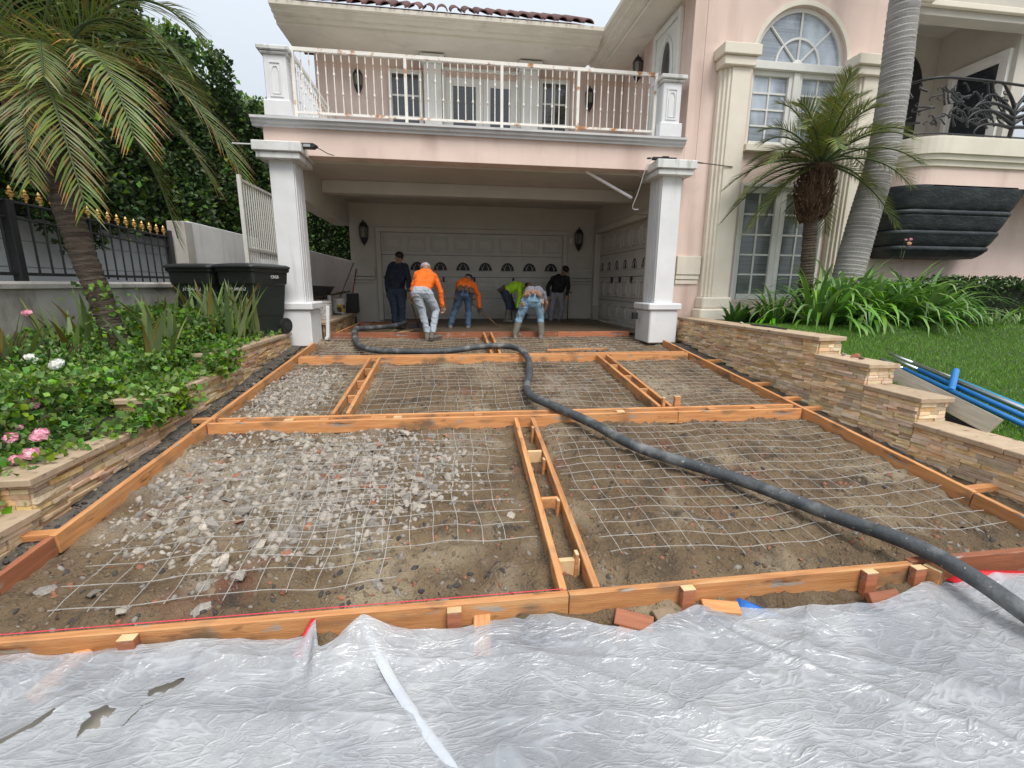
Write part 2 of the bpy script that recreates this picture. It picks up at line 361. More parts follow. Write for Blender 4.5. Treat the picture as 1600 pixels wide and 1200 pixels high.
# eave, gutter mouldings
ep = [(12.1, 5.99), (11.02, 5.95), (11.0, 5.945), (11.0, 6.00), (10.87, 6.005), (10.86, 6.045), (10.75, 6.05), (10.73, 6.085), (10.66, 6.09), (10.66, 6.10), (10.60, 6.11), (10.59, 6.175), (10.75, 6.175), (12.1, 6.175)]
HM('eave', M['cream'], MB().prism(ep, 'x', -3.25, 3.36))
er = [(3.36+(p[0]-10.60), p[1]) for p in ep]   # the same moulding turned along the side wall
ex = [(4.379, 5.992), (3.74, 5.972)] + [(3.36+(a-10.60), z) for a, z in ep[2:-2]] + [(3.51, 6.175), (4.379, 6.175)]
HM('eave', M['cream'], MB().prism(ex, 'y', 7.6, 12.098))
roof = HM('roof', M['tile'], MB().prism([(10.66, 6.18), (12.8, 7.3), (12.8, 6.18)], 'x', -3.2, 3.3))
rv = None
for i in range(23):
    x = -2.98+i*.272
    if rv is None:
        b = MB(); prof = []
        n = 9
        for yy, zz in ((10.55, 6.19), (12.7, 7.32)):
            for k in range(n):
                t = math.pi*k/(n-1); prof.append((.115*math.cos(t), yy, zz+.10*math.sin(t)))
            for k in range(n):
                t = math.pi*(n-1-k)/(n-1); prof.append((.092*math.cos(t), yy, zz+.078*math.sin(t)))
        m2 = 2*n; b.v = prof
        for k in range(m2): b.f.append((k, (k+1) % m2, m2+(k+1) % m2, m2+k))
        b.f.append(tuple(range(m2))[::-1]); b.f.append(tuple(range(m2, 2*m2)))
        o = b.build('roof_tile', M['tile']); rv = o.data
    else: o = link('roof_tile', rv)
    o.location = (x, 0, 0); o.parent = roof
# ------------------------------------------------------------------ right wing front wall with arched window bay
WX0, WX1, ACX, ACZ, AR = 5.58, 7.42, 6.50, 4.93, .92
b = MB().box(4.622, WX0, YF, YF+.28, -.3, 7.2).box(WX1, 8.62, YF, YF+.28, -.3, 7.2).box(4.38, 4.622, YF+.001, YF+.28, -.3, 2.9)
b.box(WX0, WX1, YF+.04, YF+.28, -.3, .66).box(WX0, WX1, YF+.02, YF+.28, 2.86, 3.52)
na = 24
for i in range(na):
    t0, t1 = math.pi*i/na, math.pi*(i+1)/na
    p0 = (ACX-AR*math.cos(t0), ACZ+AR*math.sin(t0)); p1 = (ACX-AR*math.cos(t1), ACZ+AR*math.sin(t1))
    b.prism([p0, p1, (p1[0], 7.2), (p0[0], 7.2)], 'y', YF, YF+.28)
HM('front_wall', M['pink'], b)
# arch trim
def arc_band(r0, r1, y0, y1, mtl, name, par=None, n=28):
    q = MB()
    for i in range(n):
        t0, t1 = math.pi*i/n, math.pi*(i+1)/n
        q.prism([(ACX-r0*math.cos(t0), ACZ+r0*math.sin(t0)), (ACX-r1*math.cos(t0), ACZ+r1*math.sin(t0)), (ACX-r1*math.cos(t1), ACZ+r1*math.sin(t1)), (ACX-r0*math.cos(t1), ACZ+r0*math.sin(t1))], 'y', y0, y1)
    return HM(name, mtl, q) if par is None else sub(par, name, mtl, q)
arc_band(.925, 1.0, YF-.03, YF+.05, M['cream'], 'arch_trim')
aw = arc_band(.85, .918, YF+.06, YF+.13, M['trim'], 'arched_window')
aw['label'] = 'half round fan window with pale blinds'
nseg = 4
for i in range(nseg):     # each glass segment its own pane, inner and outer ring
    for (ra, rb) in ((.03, .42), (.44, .85)):
        t0, t1 = math.pi*i/nseg, math.pi*(i+1)/nseg
        pts = [(ACX-ra*math.cos(t), ACZ+ra*math.sin(t)) for t in np.linspace(t0, t1, 7)] + [(ACX-rb*math.cos(t), ACZ+rb*math.sin(t)) for t in np.linspace(t1, t0, 7)]
        sub(aw, 'pane', M['blind'], MB().prism(pts, 'y', YF+.10, YF+.11))
for i in range(1, nseg):
    t = math.pi*i/nseg; sub(aw, 'muntin', M['trim'], MB().tube([(ACX, YF+.085, ACZ), (ACX-.86*math.cos(t), YF+.085, ACZ+.86*math.sin(t))], .02, 5))
arc_band(.42, .455, YF+.07, YF+.1, M['trim'], 'muntin_ring', aw)
HB('window_head', M['trim'], WX0-.04, WX1+.04, YF-.02, YF+.12, 4.80, 4.93)
sub(aw, 'hub', M['trim'], MB().ell((ACX, YF+.08, ACZ), (.11, .03, .1), 16))
yw = YF+.14
window('upper_window', WX0, ACX-.06, 3.53, 4.80, yw, 2, 4, M['blind'], .08, .03, dep=.08)
window('upper_window', ACX+.06, WX1, 3.53, 4.80, yw, 2, 4, M['blind'], .08, .03, dep=.08)
HB('window_post', M['trim'], ACX-.06, ACX+.06, YF+.03, YF+.13, 3.53, 4.798)
HB('window_sill', M['cream'], WX0-.04, WX1+.04, YF-.1, YF+.1, 3.40, 3.52)
yw = YF+.12
window('french_window', WX0+.05, ACX-.002, .67, 2.80, yw, 2, 5, M['lowglass'], .11, .032, dep=.07)
window('french_window', ACX+.002, WX1-.05, .67, 2.80, yw, 2, 5, M['lowglass'], .11, .032, dep=.07)
HM('door_casing', M['trim'], MB().box(WX0, WX0+.048, YF-.02, YF+.14, .66, 2.86).box(WX1-.048, WX1, YF-.02, YF+.14, .66, 2.86).box(WX0+.048, WX1-.048, YF-.02, YF+.14, 2.801, 2.859))
# pilasters
def pilaster(x0, x1, ztop, cap=True):
    y0 = YF-.24
    out = [(x0, YF-.001), (x0, y0+.13), (x0+.05, y0+.13), (x0+.05, y0+.08), (x0+.10, y0+.08), (x0+.10, y0+.035), (x0+.15, y0+.035), (x0+.15, y0), (x1, y0), (x1, YF-.001)]
    p = HM('pilaster', M['cream'], MB().prism(out, 'z', .72, ztop), bevel=.006)
    if cap: sub(p, 'capital', M['cream'], MB().box(x0-.05, x1+.05, y0-.06, YF-.002, ztop+.001, ztop+.15).box(x0-.10, x1+.10, y0-.11, YF-.002, ztop+.152, ztop+.33), bevel=.012)
    sub(p, 'base', M['cream'], MB().box(x0-.05, x1+.05, y0-.06, YF-.002, .5, .719).box(x0-.10, x1+.10, y0-.10, YF-.002, .15, .499), bevel=.025)
pilaster(4.90, 5.40, 4.70); pilaster(7.50, 8.0, 4.70)
HM('wall_moulding', M['cream'], MB().box(4.39, 4.88, YF-.06, YF-.001, 1.14, 1.49).box(4.39, 4.87, YF-.045, YF-.001, 1.05, 1.13).box(4.39, 4.86, YF-.03, YF-.001, .96, 1.04), bevel=.008)
# loggia behind the curved balcony
HB('loggia_floor', M['ledge'], 8.62, 16, YF+.02, 11.2, 3.3, 3.52)
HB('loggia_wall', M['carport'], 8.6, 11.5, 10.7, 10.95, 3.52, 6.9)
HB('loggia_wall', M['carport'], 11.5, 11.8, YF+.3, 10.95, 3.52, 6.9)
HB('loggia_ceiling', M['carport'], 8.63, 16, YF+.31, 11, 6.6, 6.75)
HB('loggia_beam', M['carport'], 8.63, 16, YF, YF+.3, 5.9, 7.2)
HM('loggia_beam_moulding', M['cream'], MB().box(8.5, 16, YF-.08, YF-.001, 6.02, 6.12).box(8.4, 8.95, YF-.14, YF-.081, 6.05, 6.2), bevel=.01)
HB('loggia_jamb', M['trim'], 8.62, 8.70, YF-.02, YF+.28, 3.5, 5.9)
HB('wall_below_balcony', M['pink'], 8.622, 16, YF, YF+.28, -.3, 3.3)
HB('base_band', M['cream'], 8.01, 16, YF-.03, YF-.001, .1, 1.12)
ar = [(10.45+.68*math.cos(t), 5.55+.72*math.sin(t)) for t in np.linspace(0, math.pi, 15)]
HM('painted_niche', M['black'], MB().prism([(11.13, 3.55)] + ar + [(9.77, 3.55)], 'y', 10.66, 10.699))  # flat black slab on the wall, the niche's dark hollow painted as colour
ld = HM('loggia_door', M['trim'], MB().box(11.42, 11.499, 9.12, 9.22, 3.52, 5.7).box(11.42, 11.499, 10.2, 10.3, 3.52, 5.7).box(11.42, 11.499, 9.22, 10.2, 5.58, 5.7).box(11.46, 11.499, 9.22, 10.2, 3.52, 3.7))
sub(ld, 'pane', M['glass'], MB().box(11.46, 11.48, 9.3, 10.12, 3.7, 5.5)); sub(ld, 'inner_frame', M['trim'], MB().box(11.44, 11.485, 9.22, 9.3, 3.7, 5.58).box(11.44, 11.485, 10.12, 10.2, 3.7, 5.58).box(11.44, 11.485, 9.3, 10.12, 5.5, 5.58))
# curved corner balcony: plan outline swept with a moulded section
def plan(off, xr=16.0, n=10):
    """from the wall at x~8.3 round the corner to the front, off = outward offset"""
    r = .55+off; cx, cy = 8.78, 8.38; pts = [(cx-r, YF-.002)]
    for i in range(n+1):
        t = math.pi + (math.pi/2)*i/n
        pts.append((cx+r*math.cos(t), cy+r*math.sin(t)))
    pts.append((xr, cy-r)); return pts
secs = [(2.74, 0), (3.06, 0), (3.07, .04), (3.16, .05), (3.165, .09), (3.25, .10), (3.255, .14), (3.5, .16), (3.53, .16), (3.535, .1)]
def sweep(name, secs, mt, **k):
    q = MB(); rows = []
    for z, off in secs:
        pl_ = plan(off); rows.append([(x, y, z) for x, y in pl_])
    n = len(rows[0]); base = 0
    for r in rows: q.v += r
    for i in range(len(rows)-1):
        for j in range(n-1): q.f.append((i*n+j, i*n+j+1, (i+1)*n+j+1, (i+1)*n+j))
    top = [i+(len(rows)-1)*n for i in range(n)]
    return q, n, top
q, n, top = sweep('x', secs[:2], None); bp_ = HM('balcony_apron', M['pink'], q)
q, n, top = sweep('x', secs[1:], None)
bb = len(q.v); q.v += [(16, YF-.002, 3.535)]; q.f.append(tuple(top)+(bb,))
HM('balcony_cornice', M['cream'], q)
# black corbel under the balcony: stacked waves tapering to the bottom right
corb = [(2.76, .0, 0)]
for (za, zb_, oa, ob) in ((2.72, 2.36, .0, -.15), (2.25, 2.0, -.12, -.24), (1.92, 1.72, -.2, -.33)):     # concave sweeps with a bead below each
    for i in range(7):
        t = i/6*math.pi/2; corb.append((za+(zb_-za)*math.sin(t), oa+(ob-oa)*(1-math.cos(t))*.25+(ob-oa)*.75*(i/6)**.8, 1.3*(2.76-za-(zb_-za)*math.sin(t))/1.3))
    z0 = corb[-1][0]; o0 = corb[-1][1]
    for (dz, do) in ((.006, .035), (.03, .05), (.06, .05), (.085, .035), (.092, .015)): corb.append((z0-dz, o0+do, 1.0*(2.76-z0)))
corb += [(1.60, -.33, 1.1), (1.54, -.40, 1.2), (1.50, -.47, 1.3)]
q = MB(); rows = []
for z, off, tp in corb:
    r = .53+off*.95; cx, cy, xr = 8.72, 8.36, 10.60-.12*tp; pts = [(cx-r, YF-.004)]
    for i in range(9):
        t = math.pi+(math.pi/2)*i/8; pts.append((cx+r*math.cos(t), cy+r*math.sin(t)))
    for i in range(1, 7): pts.append((cx+(xr-cx)*i/6, cy-r))
    for i in range(1, 9):
        t = -math.pi/2+(math.pi/2)*i/8; pts.append((xr+r*math.cos(t), cy+r*math.sin(t)))
    pts.append((xr+r, YF-.004)); rows.append([(x, y, z) for x, y in pts])
n = len(rows[0])
for r in rows: q.v += r
for i in range(len(rows)-1):
    for j in range(n-1): q.f.append((i*n+j, i*n+j+1, (i+1)*n+j+1, (i+1)*n+j))
q.f.append(tuple(range(n))); q.f.append(tuple((len(rows)-1)*n+j for j in range(n)))
_co = HM('balcony_corbel', M['planter'], q, smooth=True); _co.data.set_sharp_from_angle(angle=R_(50))
bpy.data.objects['balcony_corbel']['label'] = 'black stepped corbel bulging under the curved balcony'
# ------------------------------------------------------------------ balcony railing (top-level)
rl = empty('balcony_railing', (.7, 8.78, 3.55)); tag(rl, 'rusty white iron railing along the balcony over the carport', 'railing')
def rsub(name, mb, mt=M['rail'], par=rl, off=(-.7, -8.78, -3.55)):
    o = mb.build(name, mt, par); o.location = off; return o
rsub('top_rail', MB().box(-2.42, 3.8, 8.755, 8.805, 4.57, 4.625)); rsub('bottom_rail', MB().box(-2.42, 3.8, 8.765, 8.795, 3.655, 3.69))
rsub('top_rail', MB().box(-2.47, -2.425, 9.0, 12.1, 4.57, 4.625)); rsub('bottom_rail', MB().box(-2.465, -2.43, 9.0, 12.1, 3.655, 3.69))
for x in (-2.395, -.62, 1.0, 2.35, 3.775): rsub('rail_post', MB().box(x-.024, x+.024, 8.756, 8.804, 3.548, 4.568))
bm_ = [None, None]
k = 0; x = -2.27
posts = (-.62, 1.0, 2.35)
while x < 3.72:
    if min(abs(x-p) for p in posts) > .05:
        kd = k % 2
        if bm_[kd] is None:
            zb = 4.26 if kd == 0 else 3.98
            q = MB().tube([(0, 0, 3.69), (0, 0, 4.57)], .0095, 6); q.lathe([(.0096, zb-.03), (.0175, zb-.010), (.0175, zb+.010), (.0096, zb+.03)], 8)
            o = q.build('baluster', M['rail'], rl); bm_[kd] = o.data
        else: o = link('baluster', bm_[kd], None, rl)
        o.location = (x-.7, 0, -3.55); k += 1
    x += .126
for i in range(22):
    o = link('baluster', bm_[i % 2], None, rl); o.location = (-2.447-.7, 9.1+i*.135-8.78, -3.55)
# ------------------------------------------------------------------ iron scroll railing of the curved balcony
ir = empty('scroll_railing', (9.6, 7.9, 3.54)); tag(ir, 'black wrought iron railing with tree scrolls on the curved balcony', 'railing')
def rp(s):        # point along the railing line: s metres from the wall
    a = .45
    cx, cy = 8.78, 8.38; seg1 = YF-cy; seg2 = a*math.pi/2
    if s < seg1: return (cx-a, YF-s)
    if s < seg1+seg2:
        t = math.pi+(s-seg1)/a; return (cx+a*math.cos(t), cy+a*math.sin(t))
    return (cx+(s-seg1-seg2), cy-a)
def irs(name, pts, r, n=5):
    q = MB().tube([(rp(s)[0]-9.6, rp(s)[1]-7.9, z-3.54) for s, z in pts], r, n); return q.build(name, M['black'], ir, smooth=True)
SS = np.linspace(.02, 7, 60)
irs('top_rail', [(s, 4.50+.04*math.sin(s*1.2)) for s in SS], .024); irs('bottom_rail', [(s, 3.64) for s in SS], .015)
for s in np.arange(.1, 7, .62): irs('foot', [(s, 3.54), (s, 3.645)], .014)
def spiral(s0, z0, ang, L, turn, curl, r0, name='scroll'):
    pts = []; rr = []; a = ang; s, z = s0, z0; n = 22
    for i in range(n):
        f = i/(n-1); pts.append((s, min(max(z, 3.66), 4.50))); rr.append(r0*(1-.65*f))
        st = L/n*(1-.75*f*f); a += (turn+curl*f*f*f)/n*3; s += st*math.cos(a); z += st*math.sin(a); s = max(s, .03)
    q = MB().tube([(rp(p[0])[0]-9.6, rp(p[0])[1]-7.9, p[1]-3.54) for p in pts], rr, 5); return q.build(name, M['black'], ir, smooth=True)
rr_ = random.Random(3)
for base in (2.55, 5.2):
    irs('tree_stem', [(base, 3.64), (base+.02, 3.85), (base-.02, 4.05), (base, 4.2)], .035, 7)
    for sd in (-1, 1):
        for i, (h, L, an) in enumerate(((3.85, 1.5, .55), (3.95, 1.7, .35), (4.0, 1.3, .8), (4.1, 1.0, 1.1), (3.8, 1.2, .2), (4.05, 1.5, .45))):
            a0 = an if sd > 0 else math.pi-an
            spiral(base, h, a0, L*rr_.uniform(.8, 1.1), -sd*rr_.uniform(.1, .35), sd*rr_.choice((-1, 1))*rr_.uniform(2.5, 4), .034, 'branch')
        for i in range(80):
            s = base+sd*rr_.uniform(.1, 2.4); z = rr_.uniform(3.72, 4.36)
            if s < .1: continue
            spiral(s, z, rr_.uniform(-.4, 1.2) if sd > 0 else math.pi-rr_.uniform(-.4, 1.2), rr_.uniform(.25, .6), rr_.uniform(-.4, .4), rr_.choice((-1, 1))*rr_.uniform(6, 12), rr_.uniform(.013, .024))
# ------------------------------------------------------------------ wall lanterns
def lantern(loc, rz, label, h=.58):
    e = empty('wall_lantern', loc, rz); tag(e, label, 'lantern', 'wall lanterns of the house'); s = h/.58
    q = MB()
    for k in range(6):
        a0, a1 = k*math.pi/3, (k+1)*math.pi/3
        q.face([(.085*s*math.cos(a0), -.1*s+.085*s*math.sin(a0), .17*s), (.085*s*math.cos(a1), -.1*s+.085*s*math.sin(a1), .17*s), (.10*s*math.cos(a1), -.1*s+.10*s*math.sin(a1), .40*s), (.10*s*math.cos(a0), -.1*s+.10*s*math.sin(a0), .40*s)])
    q.build('glass', M['lampglass'], e)
    fr = MB()
    for k in range(6):
        a = k*math.pi/3; fr.tube([(.04*s*math.cos(a), -.1*s+.04*s*math.sin(a), .05*s), (.088*s*math.cos(a), -.1*s+.088*s*math.sin(a), .17*s), (.103*s*math.cos(a), -.1*s+.103*s*math.sin(a), .40*s), (.05*s*math.cos(a), -.1*s+.05*s*math.sin(a), .50*s)], .009*s, 4)
    fr.build('frame', M['black'], e)
    MB().lathe([(.005, .56*s), (.02*s, .545*s), (.012*s, .52*s), (.06*s, .49*s), (.112*s, .40*s), (.10*s, .395*s)], 12, (0, -.1*s)).build('crown', M['black'], e, smooth=True)
    MB().lathe([(.09*s, .17*s), (.06*s, .08*s), (.03*s, .03*s), (.012*s, .02*s), (.018*s, 0), (.003, -.02*s)], 12, (0, -.1*s)).build('tail', M['black'], e, smooth=True)
    MB().box(-.05*s, .05*s, -.02, 0, .12*s, .42*s).tube([(0, -.01, .3*s), (0, -.05*s, .33*s), (0, -.08*s, .40*s)], .012*s, 5).build('wall_plate', M['black'], e)
    return e
lantern((-1.9, 12.098, 5.12), 0, 'black lantern on the pink upper wall beside the left balcony window')
lantern((3.5, 12.098, 5.05), 0, 'black lantern on the pink upper wall beside the right balcony window')
lantern((4.378, 11.0, 5.35), -math.pi/2, 'black lantern beside the oval light door of the balcony')
lantern((-2.12, 13.068, 1.9), 0, 'tall black lantern on the carport wall left of the garage door', .66)
lantern((3.63, 13.068, 1.85), 0, 'tall black lantern on the carport wall right of the garage door', .66)
kb = B('door_keypad', M['capw'], None, 3.40, 3.47, 13.03, 13.068, 2.05, 2.2); tag(kb, 'small keypad box on the carport wall beside the lantern', 'keypad')
#ow = B('street_wall', M['cream'], None, -32, 34, -15.3, -15, -1.5, .6); tag(ow, 'long cream garden wall on the far side of the street', 'wall')
# ------------------------------------------------------------------ materials of the site
WOODX = (.7, 9, 9)
M['wood'] = mat('wet_fir_lumber', (.64,.31,.125), .6, (.44,.175,.06), 4.5, WOODX, bump=.45, bscale=22, bdist=.006, rnd=.2, extra=[((.33,.29,.24), 4.5, .63, .70, (1,2.5,2.5)), ((.20,.125,.07), 2.6, .56, .72, (1,2,2)), ((.14,.06,.03), 3.2, .62, .75, (1.5,6,6)), ((.62,.36,.16), 2.0, .55, .8, (.8,12,12))])
M['wood2'] = mat('red_fir_lumber', (.44,.16,.075), .6, (.28,.10,.05), 3.5, WOODX, bump=.4, bscale=22, bdist=.006, rnd=.25, extra=[((.33,.27,.22), 4.5, .62, .70, (1,2.5,2.5)), ((.12,.05,.03), 3.2, .6, .75, (1.5,6,6))])
M['endwood'] = mat('cut_lumber_end', (.66,.48,.27), .7, (.56,.38,.19), 14, bump=.2, bscale=50, rnd=.1)
M['soil'] = mat('wet_soil', (.20,.138,.078), .9, (.12,.080,.045), 2.2, bump=1, bscale=45, bdist=.04, contrast=(.35,.65), extra=[((.31,.245,.16), 1.3, .52, .68, (1,1,1)), ((.17,.075,.045), 1.7, .60, .72, (1,1,1)), ((.065,.048,.034), 3.5, .56, .72, (1,1,1))])
M['conc'] = mat('wet_concrete', (.125,.090,.058), .5, (.080,.056,.036), 2, bump=.5, bscale=18, bdist=.02, extra=[((.20,.18,.15), 5, .66, .76, (1,1,1))])
M['street'] = mat('grey_street_concrete', (.31,.285,.235), .8, (.22,.20,.165), 2, bump=.3, bscale=60)
M['footing'] = mat('dark_damp_footing', (.13,.115,.095), .9, (.065,.058,.05), 5, bump=.7, bscale=22, bdist=.02, extra=[((.34,.32,.28), 4, .66, .72, (1,1,1))])
M['ledger'] = mat('ledger_stone', (.66,.49,.31), .8, (.50,.31,.14), 7, bump=.6, bscale=26, bdist=.02, rnd=.3, huernd=.02)
M['ledgerI'] = mat('ledger_stone_far', (.66,.49,.31), .8, (.50,.31,.14), 7, bump=.6, bscale=26, bdist=.02, rnd=.3, huernd=.02, island=True)
for nm_, il_ in (('ledgerP', False), ('ledgerPI', True)): M[nm_] = mat('pale_ledger_stone', (.76,.60,.41), .8, (.60,.41,.21), 7, bump=.6, bscale=26, bdist=.02, rnd=.3, huernd=.02, island=il_)
M['coping'] = mat('travertine_coping', (.50,.38,.26), .7, (.40,.29,.19), 9, (1,1,1), bump=.4, bscale=40, bdist=.008, rnd=.1, extra=[((.16,.11,.07), 11, .62, .7, (1,1,3))])
M['wallcore'] = mat('mortar', (.16,.12,.085), .9, (.10,.075,.055), 8, bump=.4)
M['rock_g'] = mat('grey_rubble', (.37,.335,.29), .85, (.24,.21,.18), 9, bump=.7, bscale=30, bdist=.02, rnd=.3)
M['rock_w'] = mat('pale_rubble', (.55,.485,.41), .85, (.38,.325,.265), 9, bump=.7, bscale=30, bdist=.02, rnd=.25)
M['rock_t'] = mat('tan_rubble', (.26,.19,.125), .9, (.16,.115,.075), 9, bump=.7, bscale=30, bdist=.02, rnd=.3)
M['rock_r'] = mat('brick_rubble', (.40,.17,.10), .85, (.28,.12,.07), 9, bump=.6, bscale=30, bdist=.02, rnd=.25)
M['rock_d'] = mat('dark_rubble', (.10,.09,.085), .85, (.06,.055,.05), 9, bump=.7, bscale=30, bdist=.02, rnd=.3)
M['wire'] = mat('galvanised_wire', (.66,.65,.62), .45, (.42,.38,.33), 12, bump=0, metal=.4, spec=.6)
M['hose'] = mat('grey_rubber_hose', (.075,.082,.088), .6, (.04,.044,.047), 9, bump=.5, bscale=40, bdist=.01, extra=[((.22,.22,.215), 5, .52, .75, (1,1,1)), ((.40,.39,.37), 30, .66, .74, (1,1,1))])
M['turf'] = mat('lawn_soil', (.045,.075,.018), .95, (.03,.05,.012), 5, bump=.5, bscale=30)
M['mulch'] = mat('bed_soil', (.05,.04,.028), .95, (.03,.024,.017), 5, bump=.6, bscale=20, bdist=.03)
S_ = .103; YB = 9.2
def ft(y): return S_*(min(y, YB)-YB)                 # top of the form boards
def soil_h(X, Y):
    base = S_*(np.minimum(Y, YB)-YB) - .115
    h = .075*fbm(X*1.6, Y*1.6, 3) + .10*fbm(X*6, Y*6, 3) + .055*fbm(X*19+5, Y*19, 3)
    return base + h - np.clip(2.13-Y, 0, .3)*1.1
nx, ny = 380, 560
gx = np.linspace(-2.8, 4.6, nx); gy = np.linspace(1.9, 13.05, ny)
X, Y = np.meshgrid(gx, gy); Zs = soil_h(X, Y)
Vv = np.stack([X, Y, Zs], -1).reshape(-1, 3)
ii = (np.arange(ny-1)[:, None]*nx + np.arange(nx-1)[None]).ravel()
F = np.stack([ii, ii+1, ii+nx+1, ii+nx], -1)
so_ = link('driveway_soil', np_mesh('driveway_soil', Vv, F), M['soil'], smooth=True)
soil_me = so_.data; tag(so_, kind='structure')
def soil_z(x, y): return float(soil_h(np.array([x]), np.array([y]))[0])
# wet concrete just poured inside the carport
cx_ = np.linspace(-.78, 4.09, 120); cy_ = np.linspace(9.27, 13.06, 110); X2, Y2 = np.meshgrid(cx_, cy_)
Z2 = -.012 + .022*fbm(X2*3, Y2*3, 3) + .012*fbm(X2*14, Y2*14, 2) - .05*np.clip((-.55-X2)/.25, 0, 1)
i2 = (np.arange(109)[:, None]*120 + np.arange(119)[None]).ravel()
sb = link('concrete_slab', np_mesh('concrete_slab', np.stack([X2, Y2, Z2], -1).reshape(-1, 3), np.stack([i2, i2+1, i2+121, i2+120], -1)), M['conc'], smooth=True); tag(sb, kind='structure')
# street in front
b = MB(); b.prism([(2.02, -.90), (-14, -1.35), (-14, -1.49), (2.02, -1.49)], 'x', -40, 40); st = b.build('street', M['street']); tag(st, kind='structure')
def street_z(y): return -.90 - (2.02-y)*.0281
# garden bed left and lawn right
def bed_h(Y): return np.clip(-.48+.125*(Y-2.5), -.6, .10)
def lawn_h(Y): return np.clip(-.49+.22*(Y-2.8), -.75, .30)
def sheet(name, x0, x1, y0, y1, hf, mt, n=60, rough=.04):
    X, Y = np.meshgrid(np.linspace(x0, x1, n), np.linspace(y0, y1, n)); Z = hf(Y) + rough*fbm(X*1.2, Y*1.2, 3)
    i = (np.arange(n-1)[:, None]*n + np.arange(n-1)[None]).ravel()
    o = link(name, np_mesh(name, np.stack([X, Y, Z], -1).reshape(-1, 3), np.stack([i, i+1, i+n+1, i+n], -1)), mt, smooth=True); tag(o, kind='structure'); return o
sheet('garden_bed', -5.0, -2.85, 1.4, 9.8, bed_h, M['mulch'])
sheet('lawn', 4.835, 22, 1.2, 8.75, lawn_h, M['turf'], 90)
# ------------------------------------------------------------------ stepped stone retaining walls
def rock_mesh(name, seed, sx=1, sy=1, sz=.6):
    bm = bmesh.new(); bmesh.ops.create_icosphere(bm, subdivisions=1, radius=.5); r = random.Random(seed)
    for v in bm.verts:
        v.co *= r.uniform(.72, 1.2); v.co = Vector((v.co.x*sx, v.co.y*sy, v.co.z*sz))
    for k in range(6):          # split faces: flatten against random planes
        n = Vector((r.uniform(-1,1), r.uniform(-1,1), r.uniform(-.3,1))).normalized(); d = r.uniform(.17, .30)
        for v in bm.verts:
            e = v.co.dot(n)-d
            if e > 0: v.co -= n*e
    me = bpy.data.meshes.new(name); bm.to_mesh(me); bm.free(); return me
def stepped_wall(name, label, side, xf, secs, botoff, seed, mts):
    """side +1: face looks to -x (right wall); -1: face looks to +x (left wall). secs: (y0,y1,top)"""
    rn = random.Random(seed); t = .30
    yb_ = min(s[0] for s in secs); root = empty(name, (xf, 5, -.5)); tag(root, label, 'wall')
    off = Vector((-xf, -5, .5))
    def add(nm, mb, mt, **k):
        o = mb.build(nm, mt, root, **k); o.location = off; return o
    core = MB()
    for (y0, y1, top) in secs: core.box(*sorted((xf+side*.012, xf+side*t)), y0+.012, y1, -1.2, top-.052)
    add('wall_core', core, M['wallcore'])
    cnt = 0; pend = []
    for si, (y0, y1, top) in enumerate(secs):
        # coping slabs
        y = y0-.05; ye = y1 + (.0 if si == 0 else -.004)
        while y < ye-.05:
            L = min(rn.uniform(.55, .75), ye-y)
            if ye-(y+L) < .2: L = ye-y
            a, c = sorted((xf-side*.05, xf+side*(t+.03)))
            add('coping_slab', MB().box(a+rn.uniform(0, .004), c, y+.0015, y+L-.0015, top-.05, top+rn.uniform(-.002, .002)), M['coping'], bevel=.006)
            y += L
        # face stones
        z = top-.052
        lowtop = None
        while z > -1.0:
            h = rn.choice((.026, .031, .036, .044)); y = y0
            if z-h*.4 < ft(y0)-botoff(y0) and z < ft(y1)-botoff(y1): break
            first = True
            while y < y1-.02:
                L = min(rn.uniform(.10, .32), y1-y)
                if y1-(y+L) < .06: L = y1-y
                yc = y+L/2; zb = ft(yc)-botoff(yc)
                if z-h*.5 > zb:
                    pr = rn.uniform(.008, .034)
                    a, c = sorted((xf-side*pr, xf+side*.03)); z0 = z-h
                    cs = rn.uniform(.001, .004)
                    q = MB().box(a, c, y+cs, y+L-cs, z0+.0015, z-.0015)
                    jj = []
                    for vx in q.v:
                        dx = 0
                        if (vx[0] == a and side > 0) or (vx[0] == c and side < 0): dx = rn.uniform(-.007, .007)
                        jj.append((vx[0]+dx, vx[1], vx[2]+rn.uniform(-.0015, .0015)))
                    q.v = jj; pend.append((yc, q)); cnt += 1
                y += L
            # end return facing the street
            nxt = secs[si+1][2] if si+1 < len(secs) else -9
            if z > nxt-.01:
                xx = 0
                while xx < t-.02:
                    L = min(rn.uniform(.08, .2), t-xx); pr = rn.uniform(.004, .02)
                    a, c = sorted((xf+side*(xx+.004), xf+side*(xx+L)))
                    pend.append((y0-1, MB().box(a, c, y0-pr, y0+.02, z-h+.0015, z-.0015))); cnt += 1; xx += L
            z -= h
    pend.sort(key=lambda e_: e_[0])
    for e_ in pend[:300]: add('stone', e_[1], M[mts[0]])
    if len(pend) > 300:
        far_ = MB()
        for e_ in pend[300:]:
            b0 = len(far_.v); far_.v += e_[1].v; far_.f += [tuple(b0+i for i in f_) for f_ in e_[1].f]
        o = add('far_stones', far_, M[mts[1]]); o['kind'] = 'stuff'
    return cnt
secR = [(5.08, 8.6, .33), (4.35, 5.08, .12), (3.75, 4.35, -.11), (1.9, 3.75, -.35)]
secL = [(5.9, 8.36, .10), (4.5, 5.9, -.11), (3.17, 4.5, -.31), (1.9, 3.17, -.53)]
nR = stepped_wall('retaining_wall', 'tan split stone retaining wall stepping down beside the lawn', 1, 4.5, secR, lambda y: .05+(9-y)*.02, 1, ('ledgerP', 'ledgerPI'))
nL = stepped_wall('retaining_wall', 'tan split stone retaining wall stepping down beside the flower bed', -1, -2.7, secL, lambda y: .06, 2, ('ledger', 'ledgerI'))
